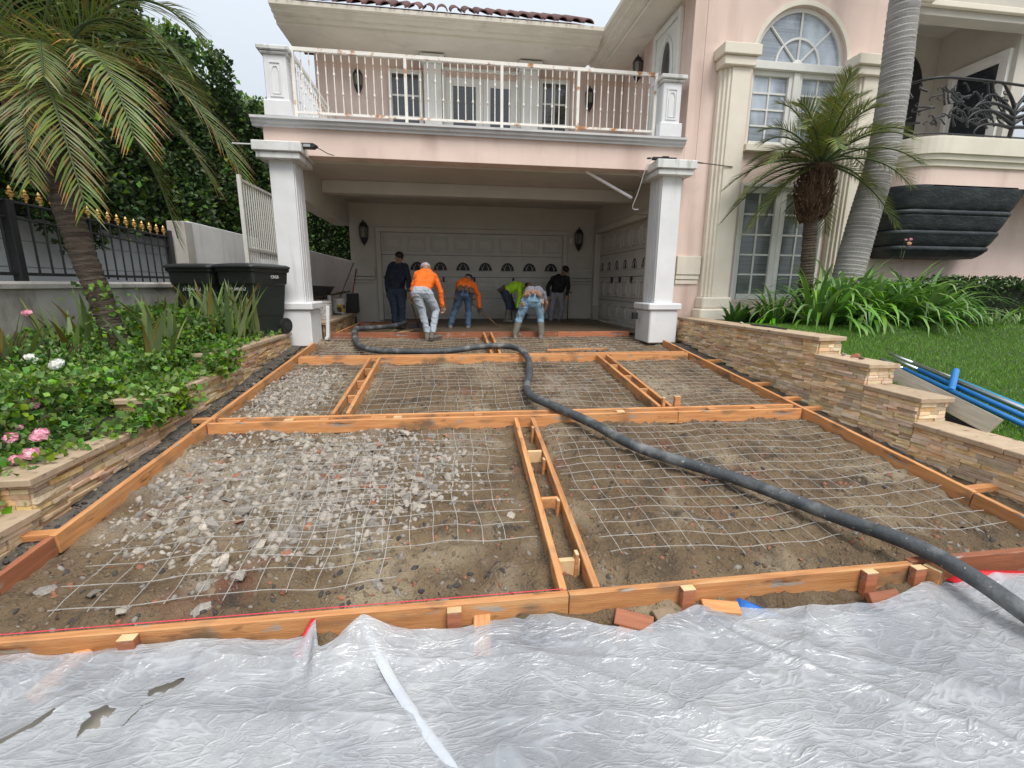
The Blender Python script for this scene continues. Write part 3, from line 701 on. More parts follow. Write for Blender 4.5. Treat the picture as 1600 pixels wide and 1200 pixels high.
print('STONES', nR, nL)
for nm, a, c, o in (('footing', -2.72, -2.52, .055), ('footing', 4.27, 4.52, .075)):
    n = 60; ys = np.linspace(1.9, 8.4, n); q = MB(); rn = random.Random(5)
    for i, y in enumerate(ys):
        jl, jr, zt = rn.uniform(-.02, .02), rn.uniform(-.06, .04), ft(y)-o-((9-y)*.012 if a > 0 else 0)+rn.uniform(-.012, .012)
        inn, outn = (c+jr, a) if a < 0 else (a+jr, c)
        q.v += [(inn, y, zt-.2), (inn, y, zt-.015), (inn+(outn-inn)*.25, y, zt), (outn, y, zt+.008)]
    for i in range(n-1):
        for k in range(3): q.f.append((i*4+k, i*4+k+1, (i+1)*4+k+1, (i+1)*4+k))
    o_ = q.build(nm, M['footing']); tag(o_, kind='structure')
# ------------------------------------------------------------------ form boards
def board(name, p0, p1, th, h, mt, label, cat='board', group=None, parent=None, bev=.004):
    """box whose top centre line runs p0->p1; local x along the length"""
    p0, p1 = Vector(p0), Vector(p1); d = p1-p0; L = d.length; u = d.normalized()
    s_ = Vector((0, 0, 1)).cross(u)
    if s_.length < .1: s_ = Vector((0, 1, 0))
    s_.normalize(); w = u.cross(s_)
    o = MB().box(0, L, -th/2, th/2, -h, 0).build(name, mt, parent, bevel=bev)
    mm = Matrix.Identity(4)
    for i in range(3): mm[i][0], mm[i][1], mm[i][2], mm[i][3] = u[i], s_[i], w[i], p0[i]
    o.matrix_world = mm
    if label: tag(o, label, cat, group)
    return o
def fb(x0, y0, x1, y1, label, mt='wood', dz=0, h=.135, th=.042):
    return board('form_board', (x0, y0, ft(y0)+dz), (x1, y1, ft(y1)+dz), th, h, M[mt], label)
G = None
fb(-2.32, 8.4, -2.49, 3.0, 'long orange form board along the stone wall by the flower bed')
fb(-2.50, 2.995, -2.56, 1.7, 'darker short form board below the long one by the flower bed', 'wood2', -.005)
fb(4.09, 8.36, 4.11, 4.80, 'orange form board along the upper stone wall by the lawn')
fb(4.11, 4.795, 4.11, 2.87, 'orange form board along the lower stone wall by the lawn, notched top')
fb(4.115, 2.865, 4.12, 1.7, 'last short form board by the lawn wall, past the butt joint', 'wood', -.006)
fb(-2.28, 7.36, 4.05, 7.36, 'orange cross board nearest the hose bend, street side of its pair', 'wood')
fb(-2.28, 7.47, 4.05, 7.48, 'orange cross board of the upper pair, garage side', 'wood', -.004)
fb(-2.40, 4.80, 2.55, 4.74, 'orange cross board of the lower pair, street side, left of its butt joint')
fb(2.555, 4.74, 4.07, 4.72, 'orange cross board of the lower pair, street side, right of its butt joint', 'wood', -.003)
fb(-2.36, 4.93, 4.07, 4.86, 'orange cross board of the lower pair, garage side', 'wood', -.003)
fb(.695, 4.70, .60, 2.20, 'divider board in the front bays, bed side of the pair')
fb(.875, 4.69, .79, 2.20, 'divider board in the front bays, lawn side of the pair')
fb(-1.21, 7.31, -1.24, 4.98, 'divider board left of the middle bay, bed side of the pair')
fb(-1.07, 7.31, -1.09, 4.98, 'divider board left of the middle bay, garage hose side of the pair')
fb(2.44, 7.31, 2.42, 4.93, 'divider board right of the middle bay, hose side of the pair')
fb(2.60, 7.31, 2.56, 4.93, 'divider board right of the middle bay, lawn side of the pair')
fb(.70, 9.18, .70, 7.52, 'short divider board below the garage slab, bed side of the pair')
fb(.84, 9.18, .84, 7.52, 'short divider board below the garage slab, lawn side of the pair')
board('form_board', (-2.2, 9.24, .0), (2.2, 9.24, .0), .042, .14, M['wood2'], 'reddish form board holding the wet slab at the carport edge')
board('form_board', (2.205, 9.23, -.004), (3.74, 9.23, -.004), .042, .14, M['wood2'], 'shorter reddish form board holding the wet slab beside the lawn column')
board('form_board', (-2.14, 9.28, -.003), (-2.14, 12.0, -.003), .042, .13, M['wood'], 'form board running into the carport below the buckets')
board('form_board', (-.80, 12.0, -.003), (-2.1, 11.6, -.003), .042, .13, M['wood2'], 'form board crossing the unpoured corner inside the carport')
board('form_board', (-3.4, 2.19, -.735), (.62, 2.175, -.728), .045, .15, M['wood'], 'street edge form board beside the flower bed, pink string on top')
board('form_board', (.625, 2.175, -.728), (2.78, 2.185, -.726), .045, .15, M['wood'], 'street edge form board in the middle of the driveway mouth')
board('form_board', (2.785, 2.21, -.722), (5.6, 2.23, -.715), .045, .15, M['wood2'], 'reddish street edge form board under the hose')
# loose scrap boards
def flat_board(name, c, L, w, t_, rz, mt, label, cat='board', tilt=0, group=None):
    o = MB().box(-L/2, L/2, -w/2, w/2, 0, t_).build(name, M[mt], None, bevel=.004); o.location = c; o.rotation_euler = (tilt, 0, rz); tag(o, label, cat, group); return o
flat_board('scrap_board', (2.25, 7.85, ft(7.85)-.06), 1.15, .09, .035, .1, 'wood', 'loose orange board lying on soil before the carport column')
flat_board('scrap_board', (-.72, 10.3, -.09), .9, .09, .035, .9, 'endwood', 'pale scrap board lying in the carport beside the worker in navy')
# stakes, spacer blocks, kickers
def stake(x, y, zt, zb, w=.06, t_=.045, rz=0, lean=0, mt='wood2', label='', group=None):
    o = MB().box(-w/2, w/2, -t_/2, t_/2, zb-zt, -.006).build('stake', M[mt], None, bevel=.003)
    c = MB().box(-w/2, w/2, -t_/2, t_/2, -.0059, 0).build('cut_top', M['endwood'], o, bevel=.002)
    o.location = (x, y, zt); o.rotation_euler = (0, lean, rz); tag(o, label, 'stake', group); return o
GS = 'stakes nailed to the street edge form boards'
for i, (x, dz, ln, lb) in enumerate(((-1.55, -.01, 0, 'dark stake at the street edge form beside the flower bed'), (.0, -.012, 0, 'dark stake at the street edge form beside the taped wood block'), (1.30, .0, .0, 'stake with a splintered top at the street edge form'), (2.45, .006, 0, 'dark stake with square pale top at the street edge form'), (2.78, .006, .0, 'dark stake at the street edge form right beside the hose'))):
    stake(x, 2.135, -.728+dz, -1.0, .075, .045, 0, ln, 'wood2', lb, GS)
stake(2.87, 2.12, -.725, -1.0, .05, .09, .3, .08, 'wood', 'orange stake twisted beside the hose at the street edge form', GS)
for (x, y, rz, lb, tl) in ((-1.82, 2.06, 1.05, 'orange kicker block slanting from the street edge form by the bed', .30), (.14, 2.07, 1.5, 'orange kicker block half under plastic at the street edge form', .45)):
    o = MB().box(-.10, .14, -.045, .045, -.02, .02).build('kicker_block', M['wood'], None, bevel=.004); o.location = (x, y, -.865); o.rotation_euler = (0, -tl, rz); tag(o, lb, 'block')
for (c, L, w, t_, rz, mt, lb, tl) in (((.96, 2.06, -.86), .2, .09, .035, -.5, 'wood2', 'brown scrap block tipped against the street edge form', .5), ((1.15, 2.08, -.87), .13, .1, .03, .2, 'rock_t', 'grey weathered scrap block at the street edge form', .3),
        ((1.48, 2.09, -.86), .2, .08, .04, -.25, 'wood', 'orange scrap block beside the blue plastic scrap', .2), ((2.47, 2.06, -.86), .2, .09, .04, .05, 'wood2', 'dark red block lying before the square topped stake', .9),
        ((.87, 2.0, -.89), .13, .07, .035, .7, 'wood2', 'small brown scrap block by the grey stone', .0)):
    flat_board('scrap_block', c, L, w, t_, rz, mt, lb, 'block', tl)
rn = random.Random(9)
def spacer(x, y, z, L, w, h, rz, mt, lb, grp):
    o = MB().box(-L/2, L/2, -w/2, w/2, -h, 0).build('spacer_block', M[mt], None, bevel=.003); o.location = (x, y, z); o.rotation_euler = (0, 0, rz); tag(o, lb, 'block', grp)
for i, t in enumerate((.3, .62, .9)):
    spacer(.785-.095*t, 4.66-2.45*t, ft(4.66-2.45*t)-.012, .13, .035, .11, 0, ('endwood', 'wood', 'endwood')[i], 'small spacer block wedged between the front divider boards', 'spacers in the front divider')
for i, t in enumerate((.12, .4, .66, .9)):
    stake(.785-.095*t+.045, 4.66-2.45*t, ft(4.66-2.45*t)+.03, ft(4.66-2.45*t)-.2, .022, .05, 0, .05, 'wood', 'thin stake standing between the front divider boards', 'stakes in the front divider')
for i, t in enumerate((.25, .5, .75)):
    spacer(-1.14-.02*t, 7.3-2.3*t, ft(7.3-2.3*t)-.01, .1, .04, .1, .1, 'wood', 'small spacer block between the boards left of the middle bay', 'spacers left of the middle bay')
    spacer(2.52-.03*t, 7.3-2.3*t, ft(7.3-2.3*t)-.01, .115, .04, .1, -.1, 'wood', 'small spacer block between the boards right of the middle bay', 'spacers right of the middle bay')
for i, x in enumerate((-2.2, -1.65, -1.3, -.75, -.55, .3, 1.3, 1.9, 3.0, 3.6)):
    spacer(x, 4.84-.012*x, ft(4.84)-.006, .09 if i % 3 else .16, .072, .09, 0, 'endwood' if i % 3 == 1 else 'wood', 'small pale spacer block between the lower pair of cross boards', 'spacers in the lower cross pair')
for i, x in enumerate((-1.6, -.4, 1.9, 3.2)):
    spacer(x, 7.42, ft(7.4)-.01, .08, .06, .09, 0, 'wood', 'small spacer block between the upper pair of cross boards', 'spacers in the upper cross pair')
stake(2.66, 4.98, ft(4.98)+.09, -.75, .075, .04, 0, 0, 'wood', 'orange stake standing above the lower cross boards near the lawn side')
stake(2.50, 5.0, ft(5)+.07, -.75, .035, .04, 0, 0, 'wood', 'thin orange stake inside the divider right of the middle bay')
for (x, y, L, lb) in ((-2.60, 3.05, .26, 'stake block bridging the bed wall form at its butt joint'), (-2.50, 4.95, .22, 'stake block behind the bed wall form at the lower cross boards'), (4.24, 6.9, .26, 'brace block bridging to the lawn wall near the upper cross boards'), (4.25, 5.7, .26, 'brace block bridging to the lawn wall halfway down'), (4.25, 5.1, .22, 'brace block bridging to the lawn wall above the lower cross boards'), (4.25, 4.76, .24, 'brace block bridging to the lawn wall at the lower cross boards'), (4.26, 2.95, .3, 'brace block bridging to the lawn wall at the last butt joint')):
    flat_board('brace_block', (x, y, ft(y)-.05), L, .07, .045, .08, 'wood', lb, 'block')
# ------------------------------------------------------------------ rubble: big pieces one by one, the rest as stuff
rocks = [rock_mesh('rubble_stone_%d' % i, 40+i, 1.1, .8, (.4, .55, .62, .3)[i % 4]) for i in range(8)]
def dens(x, y):     # where the broken concrete lies
    a = .85*math.exp(-(((x+1.25)/1.15)**2+((y-3.7)/.9)**2)) + .9*math.exp(-(((x+1.95)/.45)**2+((y-6.0)/1.1)**2)) + .5*math.exp(-(((x+.6)/.6)**2+((y-4.0)/.5)**2))
    a += .35*math.exp(-(((x-2.7)/.6)**2+((y-8.3)/.5)**2)) + .16*math.exp(-(((x+.6)/.5)**2+((y-6.6)/.8)**2))
    return a
inst = {}
def place_rock(x, y, s, mt, lb, grp, zoff=None):
    k = rn.randrange(8); key = (k, mt)
    if key not in inst:
        me = rocks[k].copy(); me.materials.clear(); me.materials.append(M[mt]); inst[key] = me
    o = bpy.data.objects.new('rubble_stone', inst[key]); COL.objects.link(o)
    o.location = (x, y, soil_z(x, y)+s*.04); o.scale = (s, s*rn.uniform(.7, 1.1), s*rn.uniform(.6, .9)); o.rotation_euler = (rn.uniform(-.4, .4), rn.uniform(-.4, .4), rn.uniform(0, 6.3))
    if grp: lb = dict(rock_g='grey', rock_w='pale', rock_t='tan', rock_r='brick red', rock_d='dark')[mt]+' '+lb
    tag(o, lb, 'stone', grp); return o
for (x, y, s, mt, lb) in ((-1.36, 2.42, .26, 'rock_g', 'large flat grey concrete chunk near the street edge form by the bed'), (-2.25, 2.62, .16, 'rock_g', 'long grey stone in the corner bay by the bed wall'), (-1.55, 2.86, .24, 'rock_w', 'pale concrete chunk just behind the first mesh wires'), (-1.15, 3.05, .22, 'rock_w', 'long pale concrete chunk under the mesh wires'), (-.28, 2.33, .1, 'rock_r', 'red brick shard beside the street edge form'), (-.45, 2.5, .12, 'rock_g', 'grey stone amid brick shards in the front bay')):
    place_rock(x, y, s, mt, lb, None)
cnt = 0; tries = 0
while cnt < 186 and tries < 9000:
    tries += 1; x, y = rn.uniform(-2.3, .45), rn.uniform(2.4, 4.62)
    if rn.random() < dens(x, y)*.9:
        place_rock(x, y, rn.uniform(.075, .17)*(1.4 if rn.random() < .12 else 1), rn.choice(('rock_g', 'rock_w', 'rock_w', 'rock_g', 'rock_w', 'rock_g', 'rock_t', 'rock_r')), 'broken rubble piece under the front bay mesh by the bed', 'rubble of the front bay by the bed'); cnt += 1
for i in range(32):
    x, y = rn.uniform(-2.2, -1.3), rn.uniform(5.05, 7.2); place_rock(x, y, rn.uniform(.05, .12), rn.choice(('rock_g', 'rock_w', 'rock_t')), 'broken rubble piece in the small bay by the bed wall', 'rubble of the small bay by the bed')
for i in range(24):
    x, y = rn.uniform(.98, 4.0), rn.uniform(2.32, 2.62) if i < 15 else rn.uniform(2.4, 4.6); place_rock(x, y, rn.uniform(.04, .085), rn.choice(('rock_t', 'rock_t', 'rock_r', 'rock_d', 'rock_g')), 'small stone lying in the front bay by the lawn', 'stones of the front bay by the lawn')
for i in range(22):
    x, y = rn.uniform(-1.0, .5), rn.uniform(2.3, 2.55); place_rock(x, y, rn.uniform(.035, .09), rn.choice(('rock_t', 'rock_d', 'rock_r', 'rock_g')), 'small shard lying along the street edge form', 'shards along the street edge form')
for i in range(18):
    x, y = rn.uniform(-.9, 2.3), rn.uniform(5.0, 7.2); place_rock(x, y, rn.uniform(.05, .11), rn.choice(('rock_w', 'rock_g', 'rock_t')), 'stone lying in the middle bay', 'stones of the middle bay')
# pale crushed concrete mixed into the soil where the rubble lies
nt_ = M['soil'].node_tree; at_ = nt_.nodes.new('ShaderNodeAttribute'); at_.attribute_name = 'crushed'; bs_ = nt_.nodes['Principled BSDF']; lk_ = bs_.inputs['Base Color'].links[0]; src_ = lk_.from_socket
mx_ = nt_.nodes.new('ShaderNodeMix'); mx_.data_type = 'RGBA'; mx_.inputs[7].default_value = (.40, .345, .275, 1); nt_.links.new(at_.outputs['Fac'], mx_.inputs[0]); nt_.links.new(src_, mx_.inputs[6]); nt_.links.new(mx_.outputs[2], bs_.inputs['Base Color'])
xs_, ys_ = Vv[:, 0], Vv[:, 1]
cr_ = np.exp(-(((xs_+1.35)/.95)**2+((ys_-3.75)/.75)**2))+.9*np.exp(-(((xs_+1.95)/.45)**2+((ys_-6.0)/1.1)**2))+.6*np.exp(-(((xs_-.2)/.35)**2+((ys_-4.3)/.3)**2))+.4*np.exp(-(((xs_-2.7)/.6)**2+((ys_-8.3)/.5)**2))+.4*np.exp(-(((xs_-1.6)/.5)**2+((ys_-6.2)/.7)**2))
cr_ = np.clip(cr_*1.1-.25+1.6*fbm(xs_*4, ys_*4, 4), 0, .5)
sa_ = soil_me.attributes.new('crushed', 'FLOAT', 'POINT'); sa_.data.foreach_set('value', cr_.astype(np.float32))
# fine rubble and clods, too many to count: three materials in one object
vs = [np.array([v.co[:] for v in me.vertices]) for me in rocks]; fs = [np.array([p.vertices[:] for p in me.polygons]) for me in rocks]
VV = []; FF = []; MI = []; base = 0; pos = []
tries = 0
while len(pos) < 16000:
    x, y = rn.uniform(-2.4, 4.0), rn.uniform(2.25, 9.1); d_ = dens(x, y)
    if rn.random() < d_*1.1+.26: pos.append((x, y, d_))
for (x, y, d_) in pos:
    k = rn.randrange(8); s = rn.uniform(.03, .085) if rn.random() < .55 else rn.uniform(.015, .035); s *= (1 if d_ > .2 else .75)
    if d_ > .35 and rn.random() < .10: s = rn.uniform(.08, .14)
    a = rn.uniform(0, 6.28); ca, sa = math.cos(a)*s, math.sin(a)*s
    v = vs[k]; P_ = np.stack([v[:, 0]*ca-v[:, 1]*sa+x, v[:, 0]*sa+v[:, 1]*ca+y, v[:, 2]*s], -1); VV.append(P_); FF.append(fs[k]+base); base += len(v)
    if d_ > .22: c = rn.choice((0, 0, 1, 1, 1, 2))
    else: c = rn.choice((2, 2, 2, 2, 4, 3, 0))
    MI += [c]*len(fs[k])
for i_ in range(1500):
    lf = rn.random() < .5; x, y = (rn.uniform(-2.68, -2.5) if lf else rn.uniform(4.18, 4.46)), rn.uniform(2.2, 8.3); k = rn.randrange(8); s = rn.uniform(.015, .06); a = rn.uniform(0, 6.28); ca, sa = math.cos(a)*s, math.sin(a)*s; v = vs[k]
    zf_ = ft(y)-(.055 if lf else .075+(9-y)*.012)-float(soil_h(np.array([x]), np.array([y]))[0]); VV.append(np.stack([v[:, 0]*ca-v[:, 1]*sa+x, v[:, 0]*sa+v[:, 1]*ca+y, v[:, 2]*s+zf_], -1)); FF.append(fs[k]+base); base += len(v); MI += [rn.choice((2, 4, 4, 4))]*len(fs[k])
VV = np.concatenate(VV); nvp = [len(v) for v in vs]
zz = soil_h(VV[:, 0], VV[:, 1]); VV[:, 2] += zz+.001
me = np_mesh('rubble', VV, np.concatenate(FF)); 
fr_ = link('rubble', me, [M['rock_g'], M['rock_w'], M['rock_t'], M['rock_r'], M['rock_d']]); me.polygons.foreach_set('material_index', np.array(MI, np.int32)[:len(me.polygons)]); tag(fr_, 'fine rubble and clods scattered over the bare driveway soil', 'rubble', kind='stuff')
# ------------------------------------------------------------------ wire mesh sheets
def wire_sheet(label, x0, x1, y0, y1, dx, dy, rot, lift, seed, r=.0021, edge=.05):
    rr = random.Random(seed); root = empty('wire_mesh', ((x0+x1)/2, (y0+y1)/2, ft((y0+y1)/2)-.09)); tag(root, label, 'wire mesh'); ox, oy, oz = root.location
    cr, sr = math.cos(rot), math.sin(rot); mx_, my_ = (x0+x1)/2, (y0+y1)/2
    ph = rr.uniform(0, 9)
    def pt(x, y, dz=0):
        w = .028*math.sin(x*3.1+ph)+.022*math.sin(y*3.7+ph*2)+.008*math.sin(y*11+x*5); w2 = .030*math.sin(y*2.1+ph)+.026*math.sin(x*4.4+ph)+.010*math.sin(x*12+y*3)
        X_ = mx_+(x-mx_)*cr-(y-my_)*sr+w; Y_ = my_+(x-mx_)*sr+(y-my_)*cr+w2
        base_ = S_*(min(Y_, YB)-YB)-.115+.075*float(fbm(np.array([X_*1.6]), np.array([Y_*1.6]), 3)[0])
        z = base_+lift+.022*math.sin(X_*2.3+ph)*math.sin(Y_*2.9+ph)+dz
        z = max(z, soil_z(X_, Y_)+.008+dz)
        return (X_-ox, Y_-oy, z-oz)
    nx_ = int((x1-x0)/dx); ny_ = int((y1-y0)/dy)
    for i in range(nx_+1):
        x = x0+i*dx+rr.uniform(-.008, .008); L0, L1 = y0-rr.uniform(.0, edge), y1+rr.uniform(0, edge)
        MB().tube([pt(x, y) for y in np.linspace(L0, L1, 22)], r, 4).build('wire', M['wire'], root)
    for j in range(ny_+1):
        y = y0+j*dy+rr.uniform(-.008, .008); L0, L1 = x0-rr.uniform(.02, edge*2), x1+rr.uniform(.02, edge*2)
        MB().tube([pt(x, y, 2*r) for x in np.linspace(L0, L1, 30)], r*1.25, 4).build('wire', M['wire'], root)
wire_sheet('wavy wire mesh over the rubble of the front bay by the bed', -2.1, -.45, 2.44, 4.5, .165, .16, .05, .055, 1)
wire_sheet('wire mesh overlapping the rubble mesh, ending beside the front divider', -1.15, .45, 2.72, 4.58, .165, .16, .0, .06, 2)
wire_sheet('wire mesh under the hose in the front bay by the lawn', 1.05, 3.9, 2.52, 4.55, .155, .155, .01, .045, 3)
wire_sheet('wire mesh in the middle bay', -.9, 2.25, 5.1, 7.2, .165, .165, 0, .045, 4)
wire_sheet('wire mesh in the small bay by the lawn wall', 2.72, 3.98, 5.05, 7.2, .155, .155, 0, .045, 5)
wire_sheet('wire mesh in the small bay by the bed wall', -2.2, -1.35, 5.05, 7.2, .165, .165, 0, .045, 6)
wire_sheet('wire mesh in the narrow bay below the wet slab by the bed', -2.1, .55, 7.65, 9.05, .165, .165, 0, .05, 7)
wire_sheet('wire mesh in the narrow bay below the wet slab by the lawn', 1.0, 3.6, 7.65, 9.05, .165, .165, 0, .04, 8)
# ------------------------------------------------------------------ concrete pump hose
def spline(pts, n):
    P_ = [Vector(p) for p in pts]; out = []
    for i in range(len(P_)-1):
        p0, p1, p2, p3 = P_[max(i-1, 0)], P_[i], P_[i+1], P_[min(i+2, len(P_)-1)]
        for k in range(n):
            t = k/n; out.append(.5*((2*p1)+(p2-p0)*t+(2*p0-5*p1+4*p2-p3)*t*t+(3*p1-p0-3*p2+p3)*t**3))
    out.append(P_[-1]); return out
hp = [(-.95, 10.9, .07), (-1.1, 10.3, .05), (-1.42, 9.78, .05), (-1.66, 9.45, .06), (-1.76, 9.24, .065), (-1.70, 8.75, .0), (-1.52, 8.2, -.12), (-1.2, 7.80, -.15), (-.63, 7.60, -.15), (0, 7.64, -.15), (.63, 7.74, -.09), (1.01, 7.72, -.1), (1.18, 7.38, -.125), (1.2, 6.82, -.21), (1.1, 6.19, -.3), (.98, 5.69, -.36), (.97, 5.25, -.37), (1.1, 4.93, -.385), (1.45, 4.42, -.47), (1.74, 3.86, -.55), (2.3, 3.24, -.61), (2.66, 2.7, -.66), (2.86, 2.26, -.655), (2.95, 1.95, -.70), (3.05, 1.5, -.82), (3.2, .9, -.86)]
hr = empty('pump_hose', (1.0, 5.5, -.4)); tag(hr, 'thick grey rubber concrete hose snaking over the form boards', 'hose')
sp_ = spline(hp, 8); hb = MB().tube([p-Vector((1, 5.5, -.4)) for p in sp_], .049, 16).build('hose_body', M['hose'], hr, smooth=True)
for p_i in (32, 33): pass
cpl = MB()
pa, pb = sp_[30], sp_[33]
cpl.tube([pa-Vector((1, 5.5, -.4)), pb-Vector((1, 5.5, -.4))], .057, 14); cpl.build('coupling', M['hose'], hr, smooth=False)
# pink string line along the street edge form
so2 = MB().tube([(-3.3, 2.217, -.729), (-1.5, 2.212, -.727), (.6, 2.202, -.722)], .0025, 5).build('string_line', mat('pink_string', (.75,.06,.09), .7, bump=0)); tag(so2, 'pink red string line stretched along the street edge form top', 'string')
# ------------------------------------------------------------------ plastic sheeting over the street
M['plastic'] = None
def plastic_mat():
    mt = bpy.data.materials.new('milky_plastic_film'); mt.use_nodes = True; nt = mt.node_tree; N = nt.nodes; Lk = nt.links
    bs = N['Principled BSDF']; bs.inputs['Roughness'].default_value = .22; bs.inputs['Specular IOR Level'].default_value = .8
    tc = N.new('ShaderNodeTexCoord'); cre = None
    def mth(op, a, b):
        m_ = N.new('ShaderNodeMath'); m_.operation = op
        for k, v in ((0, a), (1, b)):
            if isinstance(v, (int, float)): m_.inputs[k].default_value = v
            else: Lk.new(v, m_.inputs[k])
        return m_.outputs[0]
    # crease lines: thin bands where a stretched noise crosses its middle value, in several directions
    for (rot, st, sc, di, wid) in ((.35, (1, 3.2, 1), 1.5, .7, .030), (-.75, (1, 3.8, 1), 1.9, .8, .028), (1.25, (1, 3.0, 1), 2.6, .9, .035), (2.4, (1, 2.2, 1), 5.0, 1.0, .045), (.1, (1, 1.8, 1), 9.0, 1.2, .06)):
        mp = N.new('ShaderNodeMapping'); mp.inputs['Rotation'].default_value = (0, 0, rot); mp.inputs['Scale'].default_value = st; Lk.new(tc.outputs['Object'], mp.inputs['Vector'])
        nz = N.new('ShaderNodeTexNoise'); nz.inputs['Scale'].default_value = sc; nz.inputs['Detail'].default_value = 3; nz.inputs['Distortion'].default_value = di; Lk.new(mp.outputs[0], nz.inputs['Vector'])
        ab = mth('ABSOLUTE', mth('SUBTRACT', nz.outputs['Fac'], .5), 0); mr = N.new('ShaderNodeMapRange'); mr.inputs[1].default_value = 0; mr.inputs[2].default_value = wid; mr.inputs[3].default_value = 1; mr.inputs[4].default_value = 0; Lk.new(ab, mr.inputs[0])
        o = mth('MULTIPLY', mr.outputs[0], 1.0 if sc < 3 else .35); cre = o if cre is None else mth('MAXIMUM', cre, o)
    n1 = N.new('ShaderNodeTexNoise'); n1.inputs['Scale'].default_value = 1.6; n1.inputs['Detail'].default_value = 8; n1.inputs['Roughness'].default_value = .65; Lk.new(tc.outputs['Object'], n1.inputs['Vector'])
    m0 = N.new('ShaderNodeMapRange'); m0.inputs[1].default_value = .35; m0.inputs[2].default_value = .65; Lk.new(n1.outputs['Fac'], m0.inputs[0])
    cr = N.new('ShaderNodeMix'); cr.data_type = 'RGBA'; cr.inputs[6].default_value = (.38, .40, .44, 1); cr.inputs[7].default_value = (.52, .52, .52, 1); Lk.new(m0.outputs[0], cr.inputs[0]); Lk.new(cr.outputs[2], bs.inputs['Base Color'])
    bp = N.new('ShaderNodeBump'); bp.inputs['Strength'].default_value = .4; bp.inputs['Distance'].default_value = .014; Lk.new(cre, bp.inputs['Height'])
    n3 = N.new('ShaderNodeTexNoise'); n3.inputs['Scale'].default_value = 26; n3.inputs['Detail'].default_value = 6; n3.inputs['Distortion'].default_value = 1.0; Lk.new(tc.outputs['Object'], n3.inputs['Vector'])
    bp2 = N.new('ShaderNodeBump'); bp2.inputs['Strength'].default_value = .35; bp2.inputs['Distance'].default_value = .01; Lk.new(n3.outputs['Fac'], bp2.inputs['Height']); Lk.new(bp.outputs[0], bp2.inputs['Normal']); Lk.new(bp2.outputs[0], bs.inputs['Normal'])
    # creases more opaque: paints the light they catch, and folded film is milkier
    op = mth('MINIMUM', mth('ADD', mth('MULTIPLY', cre, .17), mth('ADD', mth('MULTIPLY', m0.outputs[0], .22), .46)), .97)
    tr = N.new('ShaderNodeBsdfTransparent'); tr.inputs[0].default_value = (.92, .94, .96, 1); ms = N.new('ShaderNodeMixShader'); Lk.new(op, ms.inputs[0]); Lk.new(tr.outputs[0], ms.inputs[1]); Lk.new(bs.outputs[0], ms.inputs[2])
    Lk.new(ms.outputs[0], N['Material Output'].inputs['Surface']); return mt
M['plastic'] = plastic_mat()
edge = [(-6, 2.1), (-2.65, 2.12), (-2.12, 2.13), (-1.84, 2.12), (-1.44, 2.14), (-.98, 2.11), (-.74, 2.11), (-.70, 2.16), (-.655, 2.02), (-.57, 2.05), (-.47, 2.15), (-.40, 2.13), (-.23, 2.10), (-.03, 2.10), (.17, 2.13), (.42, 2.15), (.55, 2.12), (.78, 2.02), (.95, 1.95), (1.1, 2.02), (1.35, 2.09), (1.55, 2.10), (1.69, 2.05), (2.22, 1.99), (2.45, 2.0), (2.76, 2.09), (3.11, 2.10), (3.54, 2.09), (6.5, 2.12)]
ex_, ey_ = np.array([e[0] for e in edge]), np.array([e[1] for e in edge])
px = np.unique(np.concatenate([np.linspace(-5, -2, 120), np.linspace(-2, -1.1, 230), np.linspace(-1.1, 3.6, 330), np.linspace(3.6, 6, 100)])); tt = np.unique(np.concatenate([np.linspace(0, .85, 90), np.linspace(.85, 1, 190)])); nx, ny = len(px), len(tt)
PX, T = np.meshgrid(px, tt); YE = np.interp(px, ex_, ey_)[None]+.018*fbm(PX*9, PX*0+3, 3); PY = -1.6+(YE+1.6)*T**.8
def ridg(x, y): return 1-np.abs(2*vnoise(x, y)-1)
wr = np.zeros_like(PX)
for (a, fx, fy, am, pw) in ((.55, .35, 2.6, .020, 5), (-.85, .4, 2.2, .018, 5), (.15, .3, 3.4, .014, 6), (-.35, .7, 5.0, .009, 4), (1.2, .8, 4.2, .009, 4), (.9, 1.6, 9, .005, 3), (-.6, 2.0, 12, .004, 3), (.2, 7, 11, .003, 2)):
    u = PX*math.cos(a)-PY*math.sin(a); v = PX*math.sin(a)+PY*math.cos(a); w_ = .12*fbm(PX*1.1+a, PY*1.1, 2)
    wr += am*ridg(u*fx+w_*2+7*a, v*fy+5*w_+11)**pw
wr += .02*fbm(PX*1.1, PY*1.1, 2)+.012
lift = .05*np.exp(-((T-1)/.05)**2)*(.5+vnoise(PX*3.3, PX*0)) + .07*np.exp(-((PX+.46)/.12)**2-((T-1)/.06)**2) + .06*np.exp(-((PX+.70)/.03)**2-((T-1)/.03)**2)
ridge2 = np.abs((PX-1.9)*.66+(PY-1.5)*.75); wr += .02*np.exp(-(ridge2/.03)**2)*(PY < 1.95)
PZ = -.90-(2.02-PY)*.0281+.006+np.maximum(wr, 0)+lift
PZ = np.where(PY > 2.02, np.maximum(PZ, -.885), PZ)
V_ = np.stack([PX, PY, PZ], -1).reshape(-1, 3)
ii = (np.arange(ny-1)[:, None]*nx + np.arange(nx-1)[None]).ravel(); F_ = np.stack([ii, ii+1, ii+nx+1, ii+nx], -1)
fc = V_[F_].mean(1)
def inpoly(P_, poly):
    x, y = P_[:, 0], P_[:, 1]; c = np.zeros(len(P_), bool); n = len(poly)
    for i in range(n):
        x1, y1 = poly[i]; x2, y2 = poly[(i+1) % n]
        hit = ((y1 > y) != (y2 > y)) & (x < (x2-x1)*(y-y1)/((y2-y1) or 1e-9)+x1); c ^= hit
    return c
